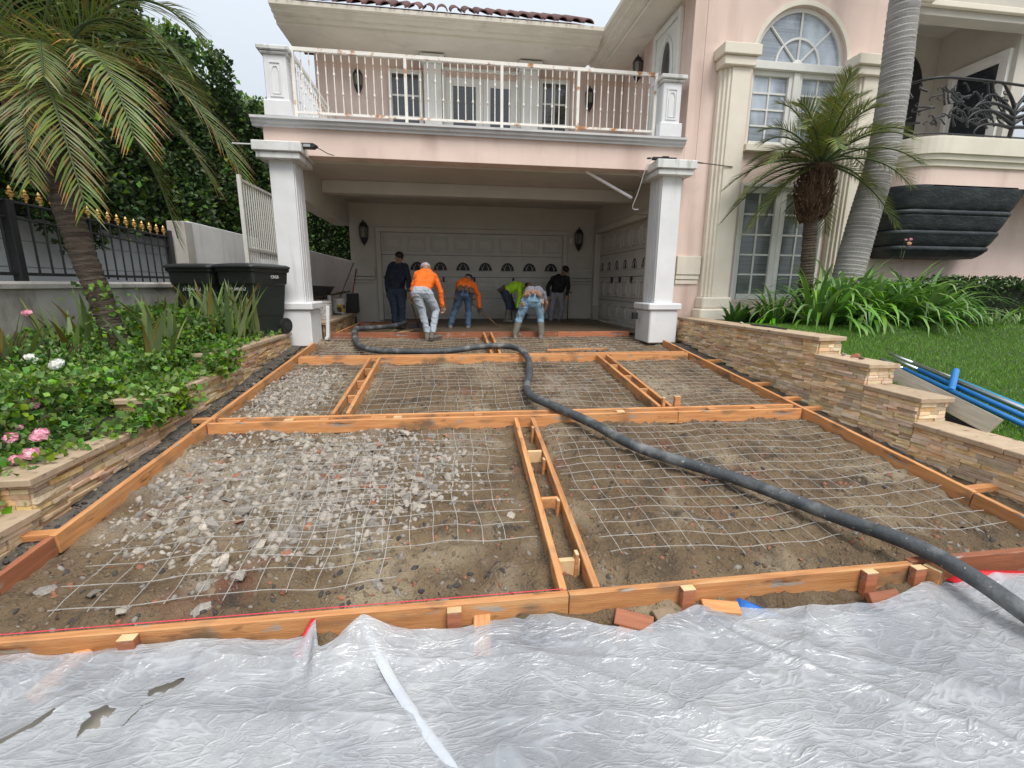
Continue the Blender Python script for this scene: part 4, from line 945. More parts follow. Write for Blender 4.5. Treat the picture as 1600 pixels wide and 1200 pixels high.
jit = fc[:, :2]+.035*np.stack([fbm(fc[:, 0]*25, fc[:, 1]*25, 2), fbm(fc[:, 0]*25+9, fc[:, 1]*25, 2)], -1)
hole = np.zeros(len(fc), bool)
for poly in ([(-1.34, 1.905), (-1.28, 1.935), (-1.21, 1.945), (-1.235, 1.90), (-1.25, 1.905), (-1.26, 1.875), (-1.30, 1.885), (-1.31, 1.865)], [(-1.49, 1.71), (-1.52, 1.77), (-1.50, 1.80), (-1.52, 1.82), (-1.47, 1.845), (-1.41, 1.83), (-1.43, 1.79), (-1.455, 1.80), (-1.45, 1.75), (-1.475, 1.75)], [(-1.80, 1.73), (-1.72, 1.80), (-1.68, 1.86), (-1.66, 1.845), (-1.70, 1.79), (-1.715, 1.77), (-1.78, 1.715)], [(-1.26, 1.865), (-1.25, 1.87), (-1.34, 1.75), (-1.355, 1.745)]): hole |= inpoly(jit, poly)
me = np_mesh('plastic_sheet', V_, F_[~hole]); ps = link('plastic_sheet', me, M['plastic'], smooth=True)
tag(ps, 'crumpled translucent plastic sheeting spread over the street', 'plastic sheet')
M['pstrip'] = mat('folded_white_plastic', (.55,.57,.60), .35, (.45,.47,.50), 4, bump=.5, bscale=30, bdist=.01)
q = MB(); sp2 = spline([(-.46, 2.14, -.775), (-.30, 1.86, -.855), (-.10, 1.55, -.872), (.06, 1.33, -.88), (.16, 1.15, -.885)], 6); pv = []
for i, p in enumerate(sp2):
    w = .024; n_ = Vector((.86, .5, 0)); q.v += [tuple(p-n_*w), tuple(p+Vector((0, 0, .018))), tuple(p+n_*w)]
for i in range(len(sp2)-1):
    for k in range(2): q.f.append((i*3+k, i*3+k+1, (i+1)*3+k+1, (i+1)*3+k))
o = q.build('folded_strip', M['pstrip'], ps, smooth=True)
# coloured plastic scraps at the edge
def scrap(name, pts, mt, lb, cat='scrap'):
    q = MB(); n = len(pts); top = [(x, y, z+.012*math.sin(i*2.1)) for i, (x, y, z) in enumerate(pts)]; c = [sum(p[k] for p in top)/n for k in range(3)]; c[2] += .02
    q.v = [tuple(c)]+top+[(p[0], p[1], p[2]-.004) for p in top]
    for i in range(n): j = (i+1) % n; q.f += [(0, 1+i, 1+j), (1+i, 1+n+i, 1+n+j, 1+j)]
    o = q.build(name, mt, None, smooth=True); tag(o, lb, cat); return o
redm = mat('red_plastic_film', (.72,.03,.04), .35, (.5,.02,.03), 8, bump=.4, bscale=25); bluem = mat('blue_plastic_film', (.03,.16,.50), .4, (.02,.10,.35), 8, bump=.4, bscale=25)
scrap('red_scrap', [(-.80, 2.07, -.87), (-.75, 2.13, -.80), (-.715, 2.165, -.725), (-.70, 2.16, -.735), (-.72, 2.09, -.84), (-.75, 2.05, -.875)], redm, 'red plastic scrap standing at the torn sheet by the bed side')
scrap('red_scrap', [(2.98, 2.13, -.82), (3.2, 2.15, -.80), (3.5, 2.14, -.80), (3.62, 2.12, -.82), (3.4, 2.08, -.83), (3.1, 2.07, -.84)], redm, 'red plastic scrap lying under the hose at the street edge')
scrap('red_scrap', [(3.72, 2.14, -.81), (3.85, 2.15, -.80), (4.1, 2.13, -.80), (3.9, 2.09, -.83)], redm, 'red plastic scrap past the hose by the lawn corner')
scrap('blue_scrap', [(1.55, 2.08, -.86), (1.60, 2.12, -.82), (1.68, 2.11, -.83), (1.76, 2.05, -.86), (1.80, 2.02, -.88), (1.65, 2.03, -.87)], bluem, 'blue plastic scrap beside the orange block at the street edge')
place_rock(1.03, 2.06, .14, 'rock_d', 'grey angular stone lying among scrap blocks at the street edge', None).location.z = -.875
# ------------------------------------------------------------------ foliage helpers
def leaf_mat(name, c1, c2, tr=.25, rough=.5, hr=.035, r=.45): return mat(name, c1, rough, c2, 3, bump=0, rnd=r, huernd=hr, island=True, trans=tr, spec=.35)
M['ivy'] = leaf_mat('ivy_leaf', (.13,.25,.04), (.20,.34,.06)); M['hedge'] = leaf_mat('hedge_leaf', (.036,.075,.018), (.058,.11,.025), .15)
M['hedgeL'] = leaf_mat('hedge_tip_leaf', (.12,.22,.03), (.16,.27,.05), .3)
M['rose'] = leaf_mat('rose_leaf', (.11,.23,.05), (.16,.29,.06))
M['frond'] = leaf_mat('palm_leaflet', (.125,.18,.038), (.18,.23,.05), .2, .45, .02, .25); M['frondY'] = leaf_mat('yellowed_palm_leaflet', (.26,.19,.045), (.14,.15,.04), .25, .5, .03, .3)
M['frondO'] = leaf_mat('dry_palm_leaflet', (.42,.24,.07), (.30,.14,.04), .25, .6, .02, .3)
M['grass'] = leaf_mat('lawn_blade', (.12,.27,.025), (.17,.33,.035), .25, .6, .02, .35); M['strap'] = mat('strap_leaf', (.12,.27,.04), .4, (.17,.33,.055), 5, bump=0, rnd=.35, huernd=.02, trans=.2)
M['strapY'] = mat('iris_leaf', (.20,.29,.10), .45, (.27,.33,.11), 4, bump=0, rnd=.3, huernd=.03, trans=.2); M['strapO'] = mat('browned_iris_leaf', (.36,.20,.05), .6, (.20,.22,.06), 4, bump=0, rnd=.3, trans=.2)
M['core'] = mat('hedge_shade_core', (.012,.018,.008), 1, bump=0)  # near-black colour paints the shade inside the hedges
M['bark'] = mat('palm_bark', (.13,.10,.075), .95, (.06,.045,.035), 5, (1,1,5), bump=1, bscale=16, bdist=.03); M['boot'] = mat('palm_boot', (.17,.095,.055), .95, (.07,.042,.026), 8, bump=.8, bscale=20, bdist=.03, rnd=.35)
M['royal'] = mat('grey_palm_trunk', (.36,.34,.32), .85, (.25,.235,.225), 3, (1,1,3), bump=.5, bscale=30, bdist=.01, extra=[((.14,.12,.11), 7, .58, .72, (.7,.7,9))])
M['stem'] = mat('green_stem', (.06,.09,.03), .7, bump=0); M['twig'] = mat('brown_twig', (.09,.06,.035), .9, bump=.2)
LEAFK = np.array([(0, 0), (.42, .45), (0, 1), (-.42, .45)])
def leaves(P_, size, up=None, jitter=1.0, aspect=.8, rng=RNG, fold=.18):
    """kite leaves at points P_ (n,3): returns V,F (two triangles each as a quad with fold)"""
    n = len(P_); d = rng.normal(size=(n, 3))*jitter
    if up is not None: d = d+up
    d /= np.linalg.norm(d, axis=1)[:, None]; r = rng.normal(size=(n, 3)); s = np.cross(d, r); s /= np.linalg.norm(s, axis=1)[:, None]; nn = np.cross(s, d)
    L = (np.asarray(size)*rng.uniform(.6, 1.3, n))[:, None]
    v = np.stack([P_, P_+d*L*.45+s*L*.42*aspect+nn*L*fold, P_+d*L, P_+d*L*.45-s*L*.42*aspect+nn*L*fold], 1).reshape(-1, 3)
    f = np.arange(n*4).reshape(-1, 4); tri = np.concatenate([f[:, [0, 1, 2]], f[:, [0, 2, 3]]])
    return v, tri
def leaf_obj(name, P_, size, mt, parent=None, **k):
    v, f = leaves(np.asarray(P_), size, **k); return link(name, np_mesh(name, v, f), mt, parent)
# ------------------------------------------------------------------ tall hedge by the bed
hd = empty('hedge', (-5.7, 11, 1.6)); tag(hd, 'tall dark clipped hedge rising behind the white side wall', 'hedge')
off = Vector((5.7, -11, -1.6))
def hedge_face(n, x, y0, y1, zb, zt, bump):
    y = RNG.uniform(y0, y1, n); z0 = zb(y); z = z0+(zt(y)-z0)*RNG.random(n)
    xx = x+bump*(fbm(y*1.3, z*1.3, 3)*2)+RNG.uniform(-.22, .06, n); return np.stack([xx, y, z], -1)
zb = lambda y: np.where(y < 9.0, 1.55+.25*np.sin(y*2.3), 1.9+.1*np.sin(y*3)); zt = lambda y: 5.55+.25*np.sin(y*1.7)+.18*np.sin(y*4.1+1)
P1 = hedge_face(34000, -5.05, 4.6, 19, zb, zt, .45); far = hedge_face(9000, -5.05, 12, 24, zb, zt, .45)
top = np.stack([RNG.uniform(-6.4, -5.0, 9000), RNG.uniform(4.6, 22, 9000), np.zeros(9000)], -1); top[:, 2] = zt(top[:, 1])+RNG.uniform(-.15, .16, 9000)
endf = np.stack([RNG.uniform(-6.4, -5.0, 2500), 4.65+RNG.uniform(-.1, .2, 2500), RNG.uniform(1.6, 5.5, 2500)], -1)
o = leaf_obj('foliage', np.concatenate([P1, far, endf]), .105, M['hedge'], hd, up=np.array([.7, -.2, .2]), jitter=.8); o.location = off
o = leaf_obj('new_growth', top, .11, M['hedgeL'], hd, up=np.array([.2, -.2, .8]), jitter=.8); o.location = off
nl = RNG.random(len(P1)) < .05; o = leaf_obj('new_growth', P1[nl]+np.array([.1, 0, 0]), .11, M['hedgeL'], hd, up=np.array([.7, -.3, .4])); o.location = off
bk = np.stack([RNG.uniform(-5.2, -2.3, 5000), 19+RNG.uniform(-.2, .1, 5000), RNG.uniform(1.2, 6.2, 5000)], -1); o = leaf_obj('foliage', bk, .12, M['hedge'], hd, up=np.array([.1, -.7, .2]), jitter=.8); o.location = off
o = MB().box(-5.2, -2.4, 19.25, 20, 0, 5.9).build('shade_core', M['core'], hd); o.location = off
o = MB().box(-6.4, -5.28, 4.8, 24, 1.75, 5.35).build('shade_core', M['core'], hd); o.location = off  # dark box behind the leaves: painted shade that also blocks light, no branches
# ------------------------------------------------------------------ low fence wall with black iron fence
fw = empty('boundary_wall', (-4.68, 6.5, -.6)); tag(fw, 'low grey stucco boundary wall with rounded cap behind the flower bed', 'wall')
M['gstucco'] = mat('grey_stucco', (.50,.47,.43), .9, (.38,.355,.32), 2, bump=.3, bscale=60, extra=[((.16,.15,.13), 2.5, .56, .75, (1,1,.5))])
o = MB().box(-.09, .09, -3.5, 2.5, 0, 1.44).build('wall_body', M['gstucco'], fw); o = MB().prism([(-.13, 1.441), (-.13, 1.49), (-.08, 1.52), (.08, 1.52), (.13, 1.49), (.13, 1.441)], 'y', -3.5, 2.52).build('cap', M['gstucco'], fw)
fe = empty('iron_fence', (-4.68, 6.5, .92)); tag(fe, 'black iron fence with gold finials on the low boundary wall', 'fence')
gold = mat('gold_paint', (.72,.45,.14), .4, (.55,.33,.10), 10, bump=.1, metal=.3)
def topz(y): return .80+.045*math.cos((y+.6)*1.15)       # curved top rail
ys = np.linspace(-3.4, 2.45, 40)
MB().tube([(0, y, topz(y)) for y in ys], .02, 6).build('top_rail', M['black'], fe); MB().tube([(0, y, topz(y)-.17) for y in ys], .014, 6).build('middle_rail', M['black'], fe)
MB().box(-.018, .018, -3.4, 2.45, .06, .095).build('bottom_rail', M['black'], fe)
for y in (-.55, 2.42, -3.4): MB().box(-.045, .045, y-.045, y+.045, 0, .86).build('post', M['black'], fe, bevel=.006)
bm0 = fm0 = None
for i in range(31):
    y = -3.25+i*.185
    if bm0 is None:
        o = MB().tube([(0, 0, .06), (0, 0, .84)], .0115, 6).build('bar', M['black'], fe); bm0 = o.data
        p = MB().lathe([(.012, 0), (.012, .03), (.03, .035), (.012, .045), (.014, .07), (.032, .085), (.012, .10), (.02, .12), (.001, .155)], 8).box(-.008, .008, -.042, .042, .052, .075).build('finial', gold, fe); fm0 = p.data
    else: o = link('bar', bm0, None, fe); p = link('finial', fm0, None, fe)
    o.location = (0, y, topz(y)-.80-.02); p.location = (0, y, topz(y)+.018)
nw = empty('neighbour_wall', (-5.5, 7.5, -.6)); tag(nw, 'white panelled wall seen through the black iron fence', 'wall')
wm_ = mat('white_siding', (.82,.84,.86), .6, (.74,.76,.78), 2, bump=.1)
for k in range(7): MB().box(-.04, .0, -4, 2.9, k*.34+.004, k*.34+.336).build('panel', wm_, nw, bevel=.006)
MB().box(-.09, -.041, -4, 2.9, 0, 2.4).build('backing', M['gstucco'], nw)
# gate post, side wall, white gate
gp = MB().box(-4.74, -4.46, 9.02, 9.3, -.3, 1.95).build('gate_post', M['gstucco'], bevel=.01); tag(gp, 'pale concrete post at the end of the iron fence', 'post')
sw_ = MB().box(-4.72, -4.52, 9.32, 12.4, -.3, 1.98).build('side_wall', M['white'], bevel=.01); tag(sw_, 'white stucco side wall under the hedge behind the bins', 'wall')
sw2 = MB().box(-3.72, -3.5, 12.45, 22, -.3, 1.75).build('garden_wall', M['white'], bevel=.01); tag(sw2, 'white garden wall seen through the carport below the hedge', 'wall')
lg = MB().box(-4.8, -2.4, 9.7, 12.4, -.5, .08).build('side_path', M['footing']); tag(lg, kind='structure')
MB().box(-3.49, -2.45, 12.4, 22, -.5, .06).build('side_path', M['footing']); bpy.data.objects['side_path.001']['kind'] = 'structure'
wg = empty('white_gate', (-3.9, 10.1, .08)); tag(wg, 'white metal bar gate standing between column and side wall', 'gate')
for z in (.12, 1.5, 2.78): MB().box(-.02, .02, 0, 1.75, z-.025, z+.025).build('rail', M['trim'], wg)
for i in range(16): MB().box(-.011, .011, .03+i*.113, .055+i*.113, .0, 2.82 - i*.006).build('bar', M['trim'], wg)
MB().box(-.035, .035, -.05, .01, 0, 2.86).build('stile', M['trim'], wg); 
# ------------------------------------------------------------------ ivy bed, irises, roses
n = 36000
yy = RNG.uniform(2.3, 8.2, n); xx = RNG.uniform(-4.55, -2.72, n)
mound = .18+.68*np.clip(fbm(xx*1.1, yy*1.1, 3)+.35, 0, 1)*np.clip((-2.72-xx)/.4, .12, 1)
hh = bed_h(yy)+mound*RNG.random(n)**.45
keep = (xx < -3.02) | (RNG.random(n) < np.where((yy > 4.4) & (yy < 6.6), .75, .18))
cop = np.select([yy > 5.9, yy > 4.5, yy > 3.17], [.10, -.11, -.31], -.53)
hh = np.where(xx > -3.03, np.maximum(hh*.0+cop+RNG.uniform(.0, .07, n), -1), hh)
Pv = np.stack([xx, yy, hh], -1)[keep]
ye_ = RNG.uniform(2.6, 8.1, 9000); ce_ = np.select([ye_ > 5.9, ye_ > 4.5, ye_ > 3.17], [.10, -.11, -.31], -.53); Pv = np.concatenate([Pv, np.stack([RNG.uniform(-3.5, -2.98, 9000), ye_, np.maximum(bed_h(ye_), ce_-.05)+RNG.uniform(0, .2, 9000)*(1+fbm(ye_*2, ye_*0, 2))], -1)])
iv = leaf_obj('ivy', Pv, .056, M['ivy'], None, up=np.array([.25, -.3, .55]), jitter=.8, aspect=1.0); tag(iv, 'green ivy and ground cover filling the raised flower bed', 'ivy', kind='stuff')
sp = np.concatenate([np.stack([RNG.uniform(-2.78, -2.62, 420), RNG.normal(c, .22, 420), RNG.uniform(zl, zh, 420)], -1) for c, zl, zh in ((4.75, -.33, -.08), (5.9, -.15, .12), (4.4, -.32, -.2))])
iv2 = leaf_obj('trailing_ivy', sp, .075, M['ivy'], None, up=np.array([.6, -.3, -.1]), jitter=.7, aspect=1.0); tag(iv2, 'bright ivy trailing over the stone wall steps by the bed', 'ivy', kind='stuff')
def strap_mesh(name, L, w, bend, seed, fold=.25, n=7):
    r = random.Random(seed); q = MB(); a = 0
    x = z = 0
    for i in range(n+1):
        f = i/n; ww = w*(1-f**2.2)*(.55+.45*min(1, f*4))+.0006
        q.v += [(x, -ww/2, z+fold*ww*.5), (x, 0, z), (x, ww/2, z+fold*ww*.5)]
        ang = math.pi/2-bend*f**1.6; x += L/n*math.cos(ang); z += L/n*math.sin(ang)
    for i in range(n):
        for k in range(2): q.f.append((i*3+k, i*3+k+1, (i+1)*3+k+1, (i+1)*3+k))
    me = bpy.data.meshes.new(name); me.from_pydata(q.v, [], q.f); me.polygons.foreach_set('use_smooth', [True]*len(me.polygons)); return me
def clump(name, label, cat, grp, c, meshes, nl, spread, sc=(.8, 1.15), seed=0, tilt=.35):
    r = random.Random(seed); e = empty(name, c); tag(e, label, cat, grp)
    for i in range(nl):
        o = link('leaf', r.choice(meshes), None, e); a = r.uniform(0, 6.28); rad = spread*math.sqrt(r.random())
        o.location = (rad*math.cos(a), rad*math.sin(a), -.02); o.rotation_euler = (r.uniform(-.15, .15), r.uniform(0, tilt), a+r.uniform(-.5, .5)); s = r.uniform(*sc); o.scale = (s, s, s)
    return e
iris_m = []
for i in range(8):
    me = strap_mesh('iris_leaf_%d' % i, .66, .062, (.15, .45, .8, .3)[i % 4], i); me.materials.append(M['strapO'] if i in (6,) else M['strapY']); iris_m.append(me)
ispots = [(-4.25, 6.15, 'bed corner under the fence post'), (-4.05, 5.6, 'roses'), (-3.3, 6.1, 'foot of the leaning palm'), (-3.65, 6.6, 'low boundary wall'), (-3.2, 6.75, 'middle of the wall-top bed'), (-3.35, 7.2, 'left bin'), (-3.1, 7.35, 'gap between the bins'), (-3.05, 7.0, 'coping above the second step'), (-2.98, 7.6, 'right bin'), (-3.6, 7.35, 'boundary wall by the left bin'), (-3.3, 5.6, 'ivy before the palm'), (-4.3, 5.1, 'end of the bed by the roses')]
for i, (x, y, w_) in enumerate(ispots):
    clump('iris_plant', 'iris clump with browned tips near the ' + w_, 'plant', 'irises in the raised bed', (x, y, float(bed_h(np.array(y)))+.05), iris_m, 17, .18, (.85, 1.4), i, .5)
petal = strap_mesh('petal', .045, .045, 1.2, 1, .5, 4)
def flower(name, loc, r, mt, label, npet=34):
    q = MB(); rr = random.Random(int(loc[0]*991+loc[1]*77))
    for k in range(npet):
        f = (k+.5)/npet; zc = 1-1.25*f; a = k*2.399; sr = math.sqrt(max(0, 1-zc*zc)); d = Vector((sr*math.cos(a), sr*math.sin(a), zc)); u = d.orthogonal().normalized(); v = d.cross(u)
        th = rr.uniform(0, 6.3); u, v = u*math.cos(th)+v*math.sin(th), v*math.cos(th)-u*math.sin(th); R0 = r*rr.uniform(.62, .98); s = r*rr.uniform(.38, .55); c = d*R0
        c.z *= .75
        q.face([c-u*s-v*s*.6-d*s*.35, c+u*s*.2-v*s-d*s*.1, c+u*s+v*s*.3+d*s*.25, c+v*s-d*s*.15])
    return q
pinkm = mat('pink_petal', (.80,.30,.42), .6, (.88,.55,.62), 20, bump=0, trans=.25, rnd=.15); whitem = mat('white_petal', (.85,.85,.80), .6, (.78,.80,.72), 20, bump=0, trans=.25); peachm = mat('peach_petal', (.85,.42,.22), .6, (.88,.55,.38), 20, bump=0, trans=.25)
def rose_bush(c, rad, h, nleaf, label, flowers, seed):
    e = empty('rose_bush', c); tag(e, label, 'rose bush'); r = np.random.default_rng(seed)
    d = r.normal(size=(nleaf, 3)); d /= np.linalg.norm(d, axis=1)[:, None]; P_ = d*np.array([rad, rad, h*.6])*(r.random(nleaf)[:, None]**.4); P_[:, 2] = np.abs(P_[:, 2])+.03
    P_ *= (1+.5*fbm(P_[:, 0]*4+seed, P_[:, 1]*4, 2))[:, None]
    leaf_obj('foliage', P_, .06, M['rose'], e, up=np.array([.1, -.3, .4]), rng=r, jitter=.8)
    st = MB()
    for k in range(9): a = k*.7; st.tube([(0, 0, -.12), (.3*rad*math.cos(a), .3*rad*math.sin(a), h*.3), (.7*rad*math.cos(a), .7*rad*math.sin(a), h*.62)], .007, 5)
    st.build('stems', M['twig'], e)
    for (loc, rr, mt) in flowers:
        loc_ = Vector(loc)-Vector(c); o = flower('flower', loc, rr*.72, mt, '').build('flower', mt, e, smooth=True); o.location = loc_; o.rotation_euler = (.5, 0, 0)
        MB().tube([(loc_.x, loc_.y, loc_.z), (loc_.x*.8, loc_.y*.8+.03, loc_.z-.12), (loc_.x*.5, loc_.y*.5, max(loc_.z-.3, -.05))], .005, 5).build('flower_stem', M['stem'], e)
rose_bush((-3.35, 3.75, -.32), .55, .42, 2000, 'rose bush with pink double blooms by the lower stone steps', [((-3.27, 4.0, .01), .075, pinkm), ((-3.21, 3.93, -.03), .07, pinkm), ((-3.16, 3.9, -.01), .05, pinkm), ((-3.03, 3.5, -.15), .07, pinkm), ((-2.84, 3.5, -.13), .075, pinkm), ((-2.84, 3.40, -.23), .065, pinkm), ((-2.92, 3.38, -.26), .05, pinkm), ((-3.04, 3.6, -.10), .035, pinkm), ((-3.58, 4.15, .09), .05, pinkm), ((-3.12, 4.2, .07), .055, pinkm)], 3)
rose_bush((-3.75, 4.8, -.18), .42, .36, 1300, 'rose bush with white blooms in the middle of the bed', [((-3.92, 4.9, .20), .085, whitem), ((-3.52, 4.65, .19), .085, whitem)], 4)
rose_bush((-4.25, 5.6, -.08), .4, .65, 1400, 'tall rose bush with one dusky pink bloom below the iron fence', [((-4.30, 5.45, .60), .06, pinkm)], 5)
rose_bush((-3.95, 5.05, -.16), .45, .75, 1500, 'leafy rose bush without blooms behind the white roses', [], 6)
rose_bush((-4.35, 5.0, -.16), .40, .95, 1500, 'tall leafy bush against the boundary wall under the iron fence', [], 7)
rose_bush((-3.75, 4.15, -.28), .42, .55, 1300, 'leafy bush between the pink and the white roses', [], 8)
rose_bush((-3.45, 5.25, -.13), .38, .5, 1200, 'leafy low bush before the leaning palm trunk', [], 12)
rose_bush((-3.95, 6.3, -.02), .4, .5, 1200, 'leafy low bush between the palm and the boundary wall', [], 13)
# ------------------------------------------------------------------ palms
def bez(p0, p1, p2, n): return [((1-t)**2)*p0+2*t*(1-t)*p1+t*t*p2 for t in np.linspace(0, 1, n)]
def frond(parent, p0, p1, p2, L, mats, seed, off, n=58, droop=.35, w=.02, tipfrac=.4, split=.75):
    r = np.random.default_rng(seed); C_ = [Vector(p) for p in bez(np.array(p0, float), np.array(p1, float), np.array(p2, float), 40)]
    V = []; Fq = []; MI_ = []; up = Vector((0, 0, 1))
    for i in range(n):
        f = .10+.90*i/(n-1); k = min(int(f*39), 38); p = C_[k].lerp(C_[k+1], f*39-k); t = (C_[k+1]-C_[k]).normalized()
        sd = t.cross(up); sd = sd.normalized() if sd.length > .05 else Vector((1, 0, 0)); nm = sd.cross(t)
        LL = L*(math.sin(math.pi*min(.97, .12+.80*f))**.6)*r.uniform(.85, 1.1)
        for s in (-1, 1):
            d = (sd*s*split+t*(.55+.5*f)+nm*.25+Vector(r.normal(size=3)*.07)).normalized(); q_ = p.copy(); b = len(V); wd = t*1.0
            for j in range(4):
                g = j/3; ww = w*(1-.92*g**1.5)*(.6 if j == 0 else 1); V += [tuple(q_-wd*ww/2), tuple(q_+wd*ww/2)]
                d2 = (d+Vector((0, 0, -droop*(g+.2)*1.6))).normalized(); q_ = q_+d2*(LL/3); wd = (t-d2*t.dot(d2)).normalized()
            for j in range(3):
                Fq.append((b+2*j, b+2*j+1, b+2*j+3, b+2*j+2)); MI_.append(len(mats)-1 if (j == 2 and r.random() < tipfrac) else 0 if len(mats) < 3 or r.random() > .25 else 1)
    me = np_mesh('frond', np.array(V)-np.array(off), np.array(Fq)); fo = link('frond', me, mats, parent); me.polygons.foreach_set('material_index', np.array(MI_, np.int32))
    q = MB().tube([c-Vector(off) for c in C_], [.016*(1-.8*i/39)+.003 for i in range(40)], 6); q.build('rachis', M['stem'], fo, smooth=True)
    return fo
lp_ = (-3.55, 5.5, -.06); pl_ = empty('palm_tree', lp_); tag(pl_, 'leaning palm with long drooping yellow tipped fronds in the flower bed', 'palm tree')
def lo(p): return (p[0]-lp_[0], p[1]-lp_[1], p[2]-lp_[2])
def ring_trunk(path, rad, amp, freq, mt, name, parent, off, n=20, seed=1, m=120):
    P_ = spline(path, max(2, m//(len(path)-1))); rr = random.Random(seed); q = MB(); N_ = len(P_); ra = []
    for i in range(N_):
        f = i/(N_-1); ra.append((rad[0]+(rad[1]-rad[0])*f)*(1+amp*((i*freq) % 1-.5))*(1+rr.uniform(-.01, .01)))
    q.tube([p-Vector(off) for p in P_], ra, n); return q.build(name, mt, parent, smooth=False)
ring_trunk([(-3.50, 5.5, -.1), (-3.58, 5.5, .5), (-3.72, 5.5, 1.2), (-3.83, 5.5, 1.95), (-3.85, 5.5, 2.5)], (.105, .12), .14, .38, M['bark'], 'trunk', pl_, lp_)
bo = MB(); rb = random.Random(4)
for i in range(46):
    a = i*2.4; z = 1.75+.85*i/46; x = -3.84+.15*math.cos(a); y = 5.5+.15*math.sin(a); bo.tube([lo((x, y, z)), lo((x+.10*math.cos(a), y+.10*math.sin(a), z+.15)), lo((x+.13*math.cos(a), y+.13*math.sin(a), z+.27))], [.035, .028, .012], 5)
bo.build('leaf_bases', M['boot'], pl_)
F3 = [M['frond'], M['frondY'], M['frondO']]; FG = [M['frond'], M['frondY'], M['frondY']]
C0 = (-3.85, 5.5, 2.72)
fl = [((-2.95, 4.95, 3.42), (-2.58, 4.62, 2.12), .62, F3, 1.0, .026), ((-3.38, 4.9, 3.1), (-3.08, 4.68, 1.55), .52, F3, .35, .024), ((-2.75, 5.4, 3.55), (-2.02, 5.3, 1.98), .62, F3, .9, .022), ((-2.95, 5.75, 3.1), (-2.50, 5.8, 1.95), .5, F3, .9, .02), ((-3.25, 6.0, 3.0), (-3.10, 6.1, 1.42), .5, F3, .5, .02),
      ((-2.95, 5.6, 4.15), (-2.42, 5.75, 3.30), .6, FG, .1, .02), ((-3.2, 5.2, 4.3), (-2.75, 5.0, 3.75), .6, FG, .1, .02), ((-4.0, 5.0, 4.2), (-4.15, 4.5, 3.9), .6, FG, .1, .02), ((-4.6, 5.2, 3.9), (-5.2, 4.9, 3.0), .6, FG, .2, .02), ((-4.0, 4.8, 3.3), (-4.15, 4.3, 2.2), .55, FG, .4, .022), ((-4.5, 5.2, 3.2), (-4.7, 4.9, 1.9), .5, F3, .6, .02), ((-3.5, 6.3, 3.9), (-3.0, 6.9, 3.2), .6, FG, .1, .02), ((-4.4, 6.1, 3.8), (-4.7, 6.6, 3.0), .6, FG, .1, .02), ((-3.45, 5.1, 3.3), (-3.3, 4.8, 2.6), .5, FG, .2, .02), ((-3.7, 5.1, 2.9), (-3.62, 4.9, 1.8), .45, FG, .4, .02), ((-3.3, 5.6, 3.9), (-2.5, 5.5, 3.0), .6, FG, .2, .02), ((-3.75, 5.0, 4.4), (-3.6, 4.6, 4.1), .6, FG, .1, .02)]
for i, (c, t, L, ms_, tf, w) in enumerate(fl): frond(pl_, C0, c, t, L, ms_, 10+i, lp_, 54, .40, w*.82, tf)
iv3 = leaf_obj('ivy_sleeve', np.stack([-3.55+RNG.normal(0, .13, 260), 5.42+RNG.normal(0, .1, 260), RNG.uniform(-.05, .9, 260)], -1)+np.array([0, 0, 0]), .06, M['ivy'], None, aspect=1.0); tag(iv3, 'small ivy leaves climbing the leaning palm trunk', 'ivy', kind='stuff')
# right palm before the arched window bay
rp_ = (6.27, 7.6, .28); pr_ = empty('palm_tree', rp_); tag(pr_, 'short palm with shaggy brown trunk before the arched window', 'palm tree')
ring_trunk([(6.27, 7.6, .2), (6.30, 7.6, .9), (6.26, 7.6, 1.6), (6.22, 7.6, 2.1)], (.12, .105), .2, .45, M['bark'], 'trunk', pr_, rp_, 14, 2, 90)
bo = MB(); rb = random.Random(21)
for i in range(520):
    a = rb.uniform(0, 6.283); f = rb.random(); z = 2.0+.84*f; rad = (.10+.155*math.sin(math.pi*min(1, .10+.72*f)))*rb.uniform(.75, 1.05); x = 6.23+rad*math.cos(a); y = 7.6+rad*math.sin(a); ln = rb.uniform(.06, .17); ou = rb.uniform(.02, .09); wdt = rb.uniform(.006, .024)
    bo.tube([(x-rp_[0], y-rp_[1], z-rp_[2]), (x-rp_[0]+ou*.7*math.cos(a), y-rp_[1]+ou*.7*math.sin(a), z-rp_[2]+ln*.4), (x-rp_[0]+ou*math.cos(a+.3), y-rp_[1]+ou*math.sin(a+.3), z-rp_[2]+ln)], [wdt, wdt*.7, .002], 4)
bo.build('leaf_bases', M['boot'], pr_); MB().tube([(6.22-rp_[0], 0, 1.95-rp_[2]), (6.23-rp_[0], 0, 2.4-rp_[2]), (6.24-rp_[0], 0, 2.95-rp_[2])], [.09, .19, .13], 12).build('crown_core', M['boot'], pr_)
rb = random.Random(12); C1 = Vector((6.24, 7.55, 2.93))
for i in range(52):
    f_ = i/51; a = i*2.399+rb.uniform(-.25, .25); el = R_(82-104*f_**.9)+rb.uniform(-.1, .1); Lf = rb.uniform(1.25, 1.6)*(1-.12*f_)
    dv = Vector((math.cos(a)*math.cos(el), math.sin(a)*math.cos(el), math.sin(el))); h1 = C1+dv*Lf*.62+Vector((0, 0, .10)); tp = C1+dv*Lf*.98+Vector((math.cos(a)*.12, math.sin(a)*.12, -.12-.55*math.cos(el)))
    if dv.y < -.35 and el < .25: continue
    for p_ in (h1, tp): p_.y = min(p_.y, 8.36)
    frond(pr_, C1, h1, tp, .36, FG if i % 8 else F3, 60+i, rp_, 50, .22, .016, .15, .75)
